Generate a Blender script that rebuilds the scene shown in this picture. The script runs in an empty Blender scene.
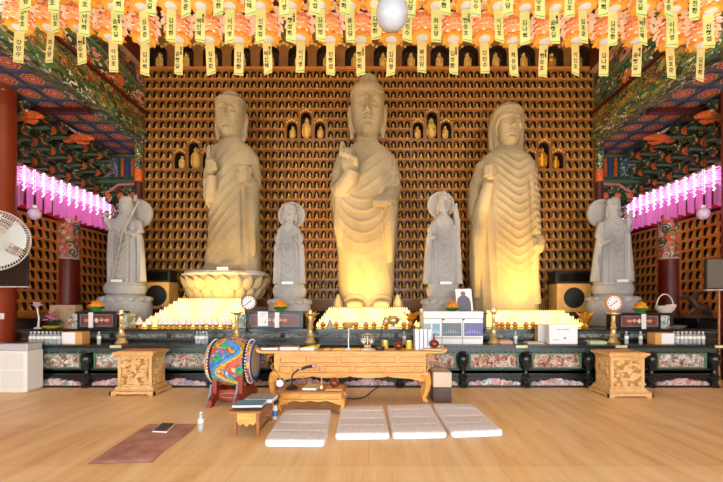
import bpy, math, random
import numpy as np
from mathutils import Vector, Matrix
PI = math.pi
rng = random.Random(7)
sc = bpy.context.scene
COL = sc.collection
# ------------------------------------------------------------------ camera
F, CX, CY, H = 390.0, 369.0, 303.0, 1.5
cam = bpy.data.cameras.new('camera'); camo = bpy.data.objects.new('camera', cam); COL.objects.link(camo)
camo.location = (0, 0, H); camo.rotation_euler = (PI/2, 0, 0)
cam.sensor_width = 36; cam.lens = 36*F/723
cam.shift_x = (361.5-CX)/723; cam.shift_y = (CY-241)/723
cam.clip_start = .05; cam.clip_end = 200
sc.camera = camo
def X(px, Y): return (px-CX)/F*Y
def Z(py, Y): return H+(CY-py)/F*Y
def FY(py, z=0.0): return (H-z)*F/(py-CY)          # depth of a point at height z seen on image row py
def FP(px, py, z=0.0):
    y = FY(py, z); return (X(px, y), y, z)

# ------------------------------------------------------------------ mesh builder
class MB:
    def __init__(s): s.v = []; s.f = []; s.m = []
    def add(s, vs, fs, m=0):
        b = len(s.v); s.v.extend([tuple(p) for p in vs])
        s.f.extend([tuple(b+i for i in f) for f in fs]); s.m.extend([m]*len(fs)); return s
    def box(s, x0, x1, y0, y1, z0, z1, m=0):
        return s.hexa([(x0,y0,z0),(x1,y0,z0),(x1,y1,z0),(x0,y1,z0)], [(x0,y0,z1),(x1,y0,z1),(x1,y1,z1),(x0,y1,z1)], m)
    def hexa(s, a, b, m=0):
        return s.add(list(a)+list(b), [(3,2,1,0),(4,5,6,7),(0,1,5,4),(1,2,6,5),(2,3,7,6),(3,0,4,7)], m)
    def frus(s, cx, cy, z0, z1, wx0, wy0, wx1, wy1, m=0):
        a = [(cx-wx0,cy-wy0,z0),(cx+wx0,cy-wy0,z0),(cx+wx0,cy+wy0,z0),(cx-wx0,cy+wy0,z0)]
        b = [(cx-wx1,cy-wy1,z1),(cx+wx1,cy-wy1,z1),(cx+wx1,cy+wy1,z1),(cx-wx1,cy+wy1,z1)]
        return s.hexa(a, b, m)
    def loft(s, rings, m=0, caps=True):
        n = len(rings[0]); vs = [p for r in rings for p in r]; fs = []
        for i in range(len(rings)-1):
            for j in range(n):
                k = (j+1) % n
                fs.append((i*n+j, i*n+k, (i+1)*n+k, (i+1)*n+j))
        if caps:
            fs.append(tuple(range(n-1, -1, -1))); fs.append(tuple((len(rings)-1)*n+j for j in range(n)))
        return s.add(vs, fs, m)
    def lathe(s, prof, c=(0,0,0), seg=20, m=0, axis='z', caps=True, sq=(1,1)):
        rings = []
        for r, z in prof:
            ring = []
            for j in range(seg):
                a = 2*PI*j/seg; x, y = r*math.cos(a)*sq[0], r*math.sin(a)*sq[1]
                p = (x, y, z) if axis == 'z' else ((z, x, y) if axis == 'x' else (y, z, x))
                ring.append((c[0]+p[0], c[1]+p[1], c[2]+p[2]))
            rings.append(ring)
        return s.loft(rings, m, caps)
    def cyl(s, c, r, z0, z1, seg=16, m=0): return s.lathe([(r, z0), (r, z1)], c, seg, m)
    def ell(s, c, r, seg=14, rows=9, m=0):
        prof = []
        for i in range(rows+1):
            t = -PI/2+PI*i/rows; prof.append((max(math.cos(t), .02), math.sin(t)))
        rings = []
        for q, z in prof:
            rings.append([(c[0]+r[0]*q*math.cos(2*PI*j/seg), c[1]+r[1]*q*math.sin(2*PI*j/seg), c[2]+r[2]*z) for j in range(seg)])
        return s.loft(rings, m)
    def tube(s, pts, rad, seg=8, m=0, squash=1.0):
        pts = [Vector(p) for p in pts]; n = len(pts)
        if not isinstance(rad, (list, tuple)): rad = [rad]*n
        rings = []; up = None
        for i, p in enumerate(pts):
            t = (pts[min(i+1, n-1)]-pts[max(i-1, 0)]).normalized()
            if up is None: up = Vector((0,0,1)) if abs(t.z) < .9 else Vector((0,1,0))
            a = t.cross(up)
            if a.length < 1e-5: a = t.orthogonal()
            a.normalize(); b = a.cross(t).normalized(); up = b
            rings.append([tuple(p+a*rad[i]*math.cos(2*PI*j/seg)+b*rad[i]*squash*math.sin(2*PI*j/seg)) for j in range(seg)])
        return s.loft(rings, m)
    def prism(s, poly, plane, d0, d1, m=0):
        """poly of 2-D points in plane 'xz','yz' or 'xy', pushed from d0 to d1 along the third axis"""
        def P(p, d): return (p[0], d, p[1]) if plane == 'xz' else ((d, p[0], p[1]) if plane == 'yz' else (p[0], p[1], d))
        n = len(poly); vs = [P(p, d0) for p in poly]+[P(p, d1) for p in poly]
        fs = [tuple(range(n)), tuple(range(2*n-1, n-1, -1))]+[(i, i+n, (i+1)%n+n, (i+1)%n) for i in range(n)]
        return s.add(vs, fs, m)
    def grid(s, fn, nu, nv, m=0, mf=None):
        vs = [fn(i/nu, j/nv) for j in range(nv+1) for i in range(nu+1)]
        b = len(s.v); s.v.extend(vs)
        for j in range(nv):
            for i in range(nu):
                a = b+j*(nu+1)+i; s.f.append((a, a+1, a+nu+2, a+nu+1)); s.m.append(mf(i/nu, j/nv) if mf else m)
        return s
    def xf(s, M):
        s.v = [tuple(M @ Vector(p)) for p in s.v]; return s
    def mesh(s, name, mats, smooth=35, off=(0,0,0)):
        me = bpy.data.meshes.new(name)
        me.from_pydata([(p[0]-off[0], p[1]-off[1], p[2]-off[2]) for p in s.v], [], s.f)
        for mt in (mats if isinstance(mats, (list, tuple)) else [mats]): me.materials.append(mt)
        if any(s.m): me.polygons.foreach_set('material_index', s.m)
        import bmesh
        bm = bmesh.new(); bm.from_mesh(me); bmesh.ops.recalc_face_normals(bm, faces=bm.faces); bm.to_mesh(me); bm.free()
        if smooth:
            me.polygons.foreach_set('use_smooth', [True]*len(me.polygons)); me.set_sharp_from_angle(angle=math.radians(smooth))
        me.update(); return me
    def build(s, name, mats, parent=None, smooth=35, bevel=0, label=None, at=None):
        off = tuple(parent['_o']) if parent is not None and '_o' in parent else (0,0,0)
        if at is not None: off = at
        o = bpy.data.objects.new(name, s.mesh(name, mats, smooth, off)); COL.objects.link(o)
        if parent is not None:
            o.parent = parent
            if '_o' in parent: ORIG[o.name] = off
            o['_o'] = off
        elif at is not None: o.location = at
        if bevel:
            b = o.modifiers.new('bevel', 'BEVEL'); b.width = bevel; b.segments = 2; b.limit_method = 'ANGLE'; b.angle_limit = .6
        if label: o['label'] = label
        return o
ORIG = {}
def tag(o, label, cat, group=None, kind=None):
    o['label'] = label; o['category'] = cat
    if group: o['group'] = group
    if kind: o['kind'] = kind
    return o
def thing(name, label, cat, loc=(0,0,0), group=None, rz=0):
    o = bpy.data.objects.new(name, None); COL.objects.link(o); o.location = loc; o.rotation_euler.z = rz
    o['_o'] = tuple(loc) if not rz else (0,0,0)
    o.empty_display_size = .1
    return tag(o, label, cat, group)
def struct(o): o['kind'] = 'structure'; return o
KIDS = {}
def copy_tree(o, parent=None):
    c = o.copy(); COL.objects.link(c)
    if parent is not None: c.parent = parent
    for ch in o.children: copy_tree(ch, c)
    return c
def child(me, name, parent, loc=(0,0,0), rot=(0,0,0)):
    o = bpy.data.objects.new(name, me); COL.objects.link(o); o.parent = parent; o.location = loc; o.rotation_euler = rot; return o
ONES = 'zeroth first second third fourth fifth sixth seventh eighth ninth tenth eleventh twelfth thirteenth fourteenth fifteenth sixteenth seventeenth eighteenth nineteenth'.split()
def nth(n):
    if n < 20: return ONES[n]
    t = {2:'twent',3:'thirt',4:'fort',5:'fift',6:'sixt'}[n//10]
    return t+'ieth' if n%10 == 0 else t+'y-'+ONES[n%10]

# ------------------------------------------------------------------ materials
def lin(c):
    return tuple(((x/255)/12.92 if x/255 <= .04045 else ((x/255+.055)/1.055)**2.4) for x in c)+(1,)
class NT:
    def __init__(s, name):
        s.mat = bpy.data.materials.new(name); s.mat.use_nodes = True
        s.t = s.mat.node_tree; s.b = s.t.nodes['Principled BSDF']
    def n(s, typ, **kw):
        nd = s.t.nodes.new(typ)
        for k, v in kw.items():
            if k in nd.inputs: 
                try: nd.inputs[k].default_value = v
                except Exception: pass
            else: setattr(nd, k, v)
        return nd
    def l(s, a, b): s.t.links.new(a, b)
    def coords(s, scale=(1,1,1), kind='Object', rot=(0,0,0)):
        tc = s.n('ShaderNodeTexCoord'); mp = s.n('ShaderNodeMapping'); mp.inputs['Scale'].default_value = scale; mp.inputs['Rotation'].default_value = rot
        s.l(tc.outputs[kind], mp.inputs['Vector']); return mp.outputs['Vector']
    def ramp(s, fac, stops, const=False):
        r = s.n('ShaderNodeValToRGB'); r.color_ramp.interpolation = 'CONSTANT' if const else 'LINEAR'
        while len(r.color_ramp.elements) < len(stops): r.color_ramp.elements.new(.5)
        for e, (p, c) in zip(r.color_ramp.elements, stops): e.position = p; e.color = lin(c)
        s.l(fac, r.inputs['Fac']); return r.outputs['Color']
    def bump(s, h, dist=.01, strength=.5):
        b = s.n('ShaderNodeBump'); b.inputs['Strength'].default_value = strength; b.inputs['Distance'].default_value = dist
        s.l(h, b.inputs['Height']); s.l(b.outputs['Normal'], s.b.inputs['Normal'])
    def math(s, op, a, b=None, c=None):
        m = s.n('ShaderNodeMath', operation=op)
        for i, q in enumerate((a, b, c)):
            if q is None: continue
            if isinstance(q, (int, float)): m.inputs[i].default_value = q
            else: s.l(q, m.inputs[i])
        return m.outputs[0]
def mat(name, col, rough=.5, metal=0, emit=0, ecol=None, var=0, vs=8, spec=.5, trans=0, alpha=1, bump=0, bs=40):
    t = NT(name); b = t.b
    b.inputs['Base Color'].default_value = lin(col); b.inputs['Roughness'].default_value = rough; b.inputs['Metallic'].default_value = metal
    b.inputs['Specular IOR Level'].default_value = spec
    if trans: b.inputs['Transmission Weight'].default_value = trans
    if alpha < 1: b.inputs['Alpha'].default_value = alpha
    if emit:
        b.inputs['Emission Color'].default_value = lin(ecol or col); b.inputs['Emission Strength'].default_value = emit
    if var:
        nz = t.n('ShaderNodeTexNoise', Scale=vs, Detail=5.0); t.l(t.coords(), nz.inputs['Vector'])
        c = t.ramp(nz.outputs['Fac'], [(.3, tuple(max(0, x*(1-var)) for x in col)), (.7, tuple(min(255, x*(1+var)) for x in col))])
        t.l(c, b.inputs['Base Color'])
    if bump:
        nz = t.n('ShaderNodeTexNoise', Scale=bs, Detail=4.0); t.l(t.coords(), nz.inputs['Vector']); t.bump(nz.outputs['Fac'], bump)
    return t.mat
def wood(name, a, b, scale=(2,14,14), rough=.4, spec=.5):
    t = NT(name); v = t.coords(scale)
    nz = t.n('ShaderNodeTexNoise', Scale=1.6, Detail=6.0, Distortion=.6); t.l(v, nz.inputs['Vector'])
    t.l(t.ramp(nz.outputs['Fac'], [(.3, a), (.7, b)]), t.b.inputs['Base Color'])
    t.b.inputs['Roughness'].default_value = rough; t.b.inputs['Specular IOR Level'].default_value = spec
    t.bump(nz.outputs['Fac'], .002, .3); return t.mat
def painted(name, pal, scale=6, stretch=(1,1,1), rough=.55, mix2=None, s2=3.0, bump=.004, rot=(0,0,0)):
    """painted ornament: cells of flat colour from a palette, with a finer scroll of a second palette over it"""
    t = NT(name); v = t.coords(stretch, rot=rot)
    nz = t.n('ShaderNodeTexNoise', Scale=scale*.9, Detail=2.0); t.l(v, nz.inputs['Vector'])
    mx = t.n('ShaderNodeMix', data_type='RGBA'); mx.inputs[0].default_value = .12; t.l(v, mx.inputs[6]); t.l(nz.outputs['Color'], mx.inputs[7])
    vo = t.n('ShaderNodeTexVoronoi', Scale=scale); t.l(mx.outputs[2], vo.inputs['Vector'])
    sp = t.n('ShaderNodeSeparateColor'); t.l(vo.outputs['Color'], sp.inputs[0])
    n = len(pal); c1 = t.ramp(sp.outputs[0], [(i/n, p) for i, p in enumerate(pal)], True)
    vo2 = t.n('ShaderNodeTexVoronoi', Scale=scale*s2); t.l(mx.outputs[2], vo2.inputs['Vector'])
    sp2 = t.n('ShaderNodeSeparateColor'); t.l(vo2.outputs['Color'], sp2.inputs[0])
    p2 = mix2 or pal[::-1]
    c2 = t.ramp(sp2.outputs[1], [(i/len(p2), p) for i, p in enumerate(p2)], True)
    ring = t.math('PINGPONG', t.math('MULTIPLY', vo.outputs['Distance'], 3.2), .5)
    fac = t.math('GREATER_THAN', ring, .27)
    m2 = t.n('ShaderNodeMix', data_type='RGBA'); t.l(fac, m2.inputs[0]); t.l(c1, m2.inputs[6]); t.l(c2, m2.inputs[7])
    t.l(m2.outputs[2], t.b.inputs['Base Color']); t.b.inputs['Roughness'].default_value = rough
    if bump: t.bump(vo2.outputs['Distance'], bump)
    return t.mat
M = {}
def stone(name, a, b, c):
    t = NT(name)
    n1 = t.n('ShaderNodeTexNoise', Scale=1.3, Detail=6.0, Roughness=.6); t.l(t.coords((1,1,.6)), n1.inputs['Vector'])
    n2 = t.n('ShaderNodeTexNoise', Scale=26.0, Detail=4.0); t.l(t.coords(), n2.inputs['Vector'])
    c1 = t.ramp(n1.outputs['Fac'], [(.3, a), (.5, b), (.72, c)])
    mx = t.n('ShaderNodeMix', data_type='RGBA', blend_type='MULTIPLY'); mx.inputs[0].default_value = .2
    t.l(c1, mx.inputs[6]); t.l(t.ramp(n2.outputs['Fac'], [(.3, (170,170,170)), (.6, (255,255,255))]), mx.inputs[7])
    t.l(mx.outputs[2], t.b.inputs['Base Color']); t.b.inputs['Roughness'].default_value = .8; t.b.inputs['Specular IOR Level'].default_value = .25
    t.bump(n2.outputs['Fac'], .004, .15); return t.mat
M['stone'] = stone('stone tan', (132,122,100), (156,142,114), (178,162,132))
M['stone_grey'] = stone('stone grey', (146,146,146), (172,171,168), (194,192,187))
M['gold'] = mat('gold leaf', (214,160,62), .36, .6)
M['gold_fig'] = mat('gilt figure', (216,176,92), .42, .25)
M['gold_bright'] = mat('bright gilt', (236,178,60), .32, .7)
M['brass'] = mat('brass', (226,200,140), .32, .65)
M['wallwood'] = mat('niche lacquer', (124,82,36), .42, var=.12, vs=3)
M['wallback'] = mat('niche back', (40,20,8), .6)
M['ledge'] = mat('niche ledge', (172,112,50), .38)
M['sidewood'] = mat('side niche lacquer', (208,124,50), .42, var=.1, vs=3)
M['sideledge'] = mat('side niche ledge', (222,146,68), .4)
M['red'] = mat('red lacquer', (112,30,18), .4, var=.15, vs=2)
M['redcol'] = mat('column red', (134,50,22), .42, var=.12, vs=1.2)
M['darkred'] = mat('dark red timber', (74,22,14), .5, var=.2, vs=2)
M['brightred'] = mat('bright red', (176,24,20), .4)
M['tan'] = mat('tan timber', (168,138,104), .6, var=.15)
M['lac'] = mat('black green lacquer', (22,30,31), .22, var=.2, vs=4)
M['lacblk'] = mat('black lacquer', (20,20,24), .3)
M['lacedge'] = mat('worn lacquer edge', (48,68,66), .35, var=.25, vs=20)
M['white'] = mat('white plastic', (232,232,226), .4)
M['paper'] = mat('white paper', (238,238,238), .7)
M['cream'] = mat('cream plate', (214,206,160), .5)
M['black'] = mat('black plastic', (22,22,24), .45)
M['screen'] = mat('dark screen', (16,15,15), .18)
M['screen_grey'] = mat('grey screen', (98,98,90), .22)
M['ink'] = mat('ink', (40,34,26), .8)
M['honey'] = wood('honey wood', (204,138,60), (232,172,92), (2,14,14), .32)
M['honeydark'] = wood('honey wood shadow line', (140,84,30), (164,104,42), (2,14,14), .4)
M['pale'] = wood('pale carved wood', (204,158,98), (230,188,126), (10,10,2), .5)
M['brownwood'] = wood('brown wood', (130,78,36), (168,108,56), (2,14,14), .4)
M['darkwood'] = wood('dark wood', (60,44,36), (84,62,50), (12,12,1.5), .4)
M['moktak'] = mat('moktak brown', (112,44,22), .22, var=.2, vs=20)
M['birch'] = mat('birch ply', (206,160,92), .5, var=.08, vs=4)
M['glass'] = mat('clear plastic', (235,244,250), .08, trans=.85, spec=.5)
M['bluelabel'] = mat('blue label', (70,120,190), .5)
# ------------------------------------------------------------------ painted timber (dancheong) materials
GRN=(52,92,62); DG=(26,44,34); TEAL=(60,112,96); OCH=(170,130,60); ORA=(206,92,40); NAV=(44,48,104); PNK=(206,132,124); WHT=(206,200,180); OLV=(92,96,50); BRN=(96,52,30); RST=(150,58,34)
M['dan_beam'] = painted('painted beam', [DG,GRN,OLV,BRN,DG,ORA,GRN,NAV,OLV,DG,PNK], 5, (1,.7,1.2), mix2=[OLV,DG,RST,GRN,OCH,NAV,TEAL,DG], s2=3.5)
M['dan_fly'] = painted('painted flower beam', [DG,GRN,ORA,DG,NAV,OLV,PNK,GRN], 5.5, (1,.7,1), mix2=[DG,GRN,OCH,BRN,TEAL,WHT], s2=3.2)
M['dan_stripe'] = painted('painted stripe band', [GRN,OLV,DG,TEAL,OLV,GRN], 9, (1,.5,1), mix2=[OCH,GRN,DG,WHT,OLV], s2=2)
M['dan_band'] = painted('painted vine band', [OLV,BRN,DG,GRN,OCH,OLV,RST], 9, (1,.7,1), mix2=[OLV,DG,OCH,GRN], s2=3)
M['dan_green'] = painted('painted bracket green', [DG,GRN,DG,TEAL,GRN,DG,OLV,RST], 7, mix2=[DG,GRN,WHT,DG,OCH], s2=3)
M['dan_frieze'] = painted('painted blue frieze', [NAV,TEAL,(70,84,140),TEAL,(150,160,170)], 10, mix2=[NAV,TEAL,ORA,WHT], s2=2)
M['dan_post'] = painted('painted post top', [ORA,GRN,ORA,PNK,WHT,GRN,OCH], 5, mix2=[ORA,WHT,GRN,PNK], s2=3)
M['green'] = mat('bracket green', (40,74,54), .55, var=.25, vs=8)
M['greenlite'] = mat('pale green line', (86,112,84), .55)
M['orange'] = mat('orange paint', (206,92,38), .5, var=.3, vs=30)
M['pinkline'] = mat('pink painted line', (214,134,122), .55)
M['whiteline'] = mat('white painted line', (190,184,164), .6)
def coffer_mat():
    t = NT('coffered ceiling panels'); v = t.coords((1/.5, 1/.5, 1))
    s = t.n('ShaderNodeSeparateXYZ'); t.l(v, s.inputs[0])
    fx = t.math('SUBTRACT', t.math('FRACT', s.outputs[0]), .5); fy = t.math('SUBTRACT', t.math('FRACT', s.outputs[1]), .5)
    r = t.math('SQRT', t.math('ADD', t.math('MULTIPLY', fx, fx), t.math('MULTIPLY', fy, fy)))
    ang = t.math('ARCTAN2', fy, fx)
    rr = t.math('ADD', r, t.math('MULTIPLY', t.math('SINE', t.math('MULTIPLY', ang, 8.0)), .022))
    c = t.ramp(rr, [(0,(226,196,150)),(.07,(196,70,56)),(.16,(220,140,116)),(.23,(160,60,50)),(.30,(214,176,130)),(.34,(84,104,70)),(.42,(110,100,60))], True)
    e = t.math('MAXIMUM', t.math('ABSOLUTE', fx), t.math('ABSOLUTE', fy))
    mx = t.n('ShaderNodeMix', data_type='RGBA'); t.l(t.math('GREATER_THAN', e, .46), mx.inputs[0]); t.l(c, mx.inputs[6]); mx.inputs[7].default_value = lin((58,54,104))
    t.l(mx.outputs[2], t.b.inputs['Base Color']); t.b.inputs['Roughness'].default_value = .6
    return t.mat
M['coffer'] = coffer_mat()
def floor_mat():
    t = NT('honey floor boards'); v = t.coords((1,1,1))
    br = t.n('ShaderNodeTexBrick', Scale=1.0); br.offset = .5
    br.inputs['Brick Width'].default_value = 2.4; br.inputs['Row Height'].default_value = 1.2; br.inputs['Mortar Size'].default_value = .004
    br.inputs['Color1'].default_value = (.0,.0,.0,1); br.inputs['Color2'].default_value = (1,1,1,1); br.inputs['Mortar'].default_value = (.5,.5,.5,1)
    t.l(v, br.inputs['Vector'])
    s = t.n('ShaderNodeTexNoise', Scale=1.0, Detail=7.0, Roughness=.62, Distortion=.4); t.l(t.coords((5,.55,1), rot=(0,0,.28)), s.inputs['Vector'])
    g = t.n('ShaderNodeTexNoise', Scale=1.0, Detail=4.0); t.l(t.coords((70,3,1)), g.inputs['Vector'])
    f = t.math('ADD', t.math('ADD', t.math('MULTIPLY', s.outputs['Fac'], .72), t.math('MULTIPLY', g.outputs['Fac'], .18)), t.math('MULTIPLY', br.outputs['Color'], .12))
    c = t.ramp(f, [(.3,(214,166,104)),(.44,(236,194,132)),(.56,(244,208,152)),(.7,(250,222,174))])
    mx = t.n('ShaderNodeMix', data_type='RGBA', blend_type='MULTIPLY'); t.l(t.math('MULTIPLY', br.outputs['Fac'], .35), mx.inputs[0]); t.l(c, mx.inputs[6]); mx.inputs[7].default_value = (.45,.3,.2,1)
    t.l(mx.outputs[2], t.b.inputs['Base Color']); t.b.inputs['Roughness'].default_value = .38; t.b.inputs['Specular IOR Level'].default_value = .4
    return t.mat
M['floor'] = floor_mat()

# ------------------------------------------------------------------ shell
m = MB(); m.box(-9, 9, -2.5, 12.6, -.12, 0); struct(m.build('floor', M['floor'], smooth=0))
m = MB(); m.box(-9, 9, -2.5, 12.6, 8.6, 8.75); struct(m.build('ceiling', M['darkred'], smooth=0))
m = MB(); m.box(-9, 9, 12.3, 12.6, 0, 8.6); struct(m.build('wall_rear', M['darkred'], smooth=0))
# front wall, unseen behind the camera, its doorway height set to shape the daylight
m = MB(); m.box(-9, 9, -2.5, -2.3, 3.4, 8.6); m.box(-9, -7.4, -2.5, -2.3, 0, 3.4); m.box(7.4, 9, -2.5, -2.3, 0, 3.4)
struct(m.build('wall_front', M['darkred'], smooth=0))
BW, BH, NC, NR, BY = .17949, .25641, 64, 23, 10.0      # back wall niche pitch
BZ0 = Z(299.5, BY)                                     # foot of the lowest niche row
BX0 = -32*BW
def arch_cell(mb, P, u0, u1, z0, z1, ow, zs, ov, dep, zb, mi=0, mback=1, lipm=0):
    uc = (u0+u1)/2; n = 8
    arch = [(uc-ow*math.cos(PI*k/n), zs+ov*math.sin(PI*k/n)) for k in range(n+1)]
    path = [(uc-ow, zb)]+arch+[(uc+ow, zb)]
    vs = [P(u, z, 0) for u, z in path]+[P(u, z, dep) for u, z in path]
    L = len(path); fs = [(i, i+1, L+i+1, L+i) for i in range(L-1)]
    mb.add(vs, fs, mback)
    mb.add([P(uc-ow, zb, 0), P(uc+ow, zb, 0), P(uc+ow, zb, dep), P(uc-ow, zb, dep)], [(0,1,2,3)], lipm)
    o = [P(u0,z0,0),P(u1,z0,0),P(u1,zb,0),P(u0,zb,0),P(u0,zs,0),P(u1,zs,0),P(uc-ow,zb,0),P(uc+ow,zb,0),P(uc-ow,zs,0),P(uc+ow,zs,0)]
    mb.add(o, [(0,1,2,3),(3,6,8,4),(7,2,5,9)], mi)
    top = [P(u0+(u1-u0)*k/n, z1, 0) for k in range(n+1)]
    av = [P(u, z, 0) for u, z in arch]
    mb.add(av+top, [(k, k+1, n+2+k, n+1+k) for k in range(n)], mi)
    mb.add([P(u0,zs,0), av[0], top[0]], [(0,1,2)], mi); mb.add([P(u1,zs,0), av[n], top[n]], [(0,1,2)], mi)
# triads of larger niches: (first column, bottom row index counted from the bottom)
TRI = [(20, 16), (38, 16), (4, 13), (54, 13)]
skip = set(); big = []
for c0, r0 in TRI:
    for dc, nr in ((0,2),(2,3),(4,2)):
        for c in (0,1):
            for r in range(nr): skip.add((c0+dc+c, r0+r))
        big.append((c0+dc, r0, nr))
PB = lambda u, z, d: (u, BY+d, z)
w = MB()
for r in range(NR):
    for c in range(NC):
        if (c, r) in skip: continue
        u0 = BX0+c*BW; z0 = BZ0+r*BH
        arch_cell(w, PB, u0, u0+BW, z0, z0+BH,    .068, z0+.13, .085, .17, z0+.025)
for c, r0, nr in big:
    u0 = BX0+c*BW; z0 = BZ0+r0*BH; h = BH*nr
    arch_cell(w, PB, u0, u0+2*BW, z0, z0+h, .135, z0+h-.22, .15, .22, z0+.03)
ztop = BZ0+NR*BH
TW = 28.45/F*BY; ZT1 = ztop+.72
k0 = math.floor((BX0)/TW)
tops = []
for k in range(-8, 8):
    u0 = k*TW; u1 = u0+TW
    a, b = max(u0, BX0), min(u1, -BX0)
    if b-a < .5: continue
    tops.append(((a+b)/2)); arch_cell(w, PB, a, b, ztop, ZT1, min(.25,(b-a)/2-.06), ztop+.42, .2, .25, ztop+.05)
w.box(BX0, -BX0, BY+.2501, BY+.3, BZ0-1.6, ZT1, 1)                       # back board
w.box(BX0, -BX0, BY+.1701, BY+.18, BZ0-1.6, BZ0, 1)
# inner board just behind the small niches (open at the big ones)
for r in range(NR):
    c = 0
    while c < NC:
        if (c, r) in skip: c += 1; continue
        c2 = c
        while c2 < NC and (c2, r) not in skip: c2 += 1
        u0, u1, z0 = BX0+c*BW, BX0+c2*BW, BZ0+r*BH
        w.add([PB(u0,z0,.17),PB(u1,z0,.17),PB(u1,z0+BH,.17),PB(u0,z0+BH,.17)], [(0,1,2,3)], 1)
        w.box(u0, u1, BY-.03, BY+.0, z0-.014, z0+.022, 2)
        c = c2
w.box(BX0-.02, -BX0+.02, BY-.07, BY, ztop-.035, ztop+.04, 2)
w.box(BX0-.02, -BX0+.02, BY-.05, BY, BZ0-.3, BZ0-.02, 0)
w.box(BX0-.02, -BX0+.02, BY-.05, BY+.3, ZT1, 8.6, 0)
for s in (-1, 1): w.box(min(s*BX0, s*(BX0-.09)), max(s*BX0, s*(BX0-.09)), BY-.04, BY+.3, BZ0-1.6, 8.6, 0)
struct(w.build('wall_back', [M['wallwood'], M['wallback'], M['ledge']], smooth=30))
# carved crests over the larger niches
m = MB()
def crest(x, z, s):
    for dx, dz, r in ((0,.035,.03),(-.07,.0,.026),(.07,.0,.026),(-.13,-.03,.024),(.13,-.03,.024),(-.045,.02,.018),(.045,.02,.018)):
        m.ell((x+dx*s, BY-.02, z+dz*s), (r*s, .02, r*s*1.1), 8, 5)
for c, r0, nr in big: crest(BX0+(c+1)*BW, BZ0+(r0+nr)*BH-.045, 1.0)
for u in tops:
    crest(u-TW/2, ztop+.62, 1.5)
struct(m.build('trim_1', M['gold_fig']))

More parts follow.
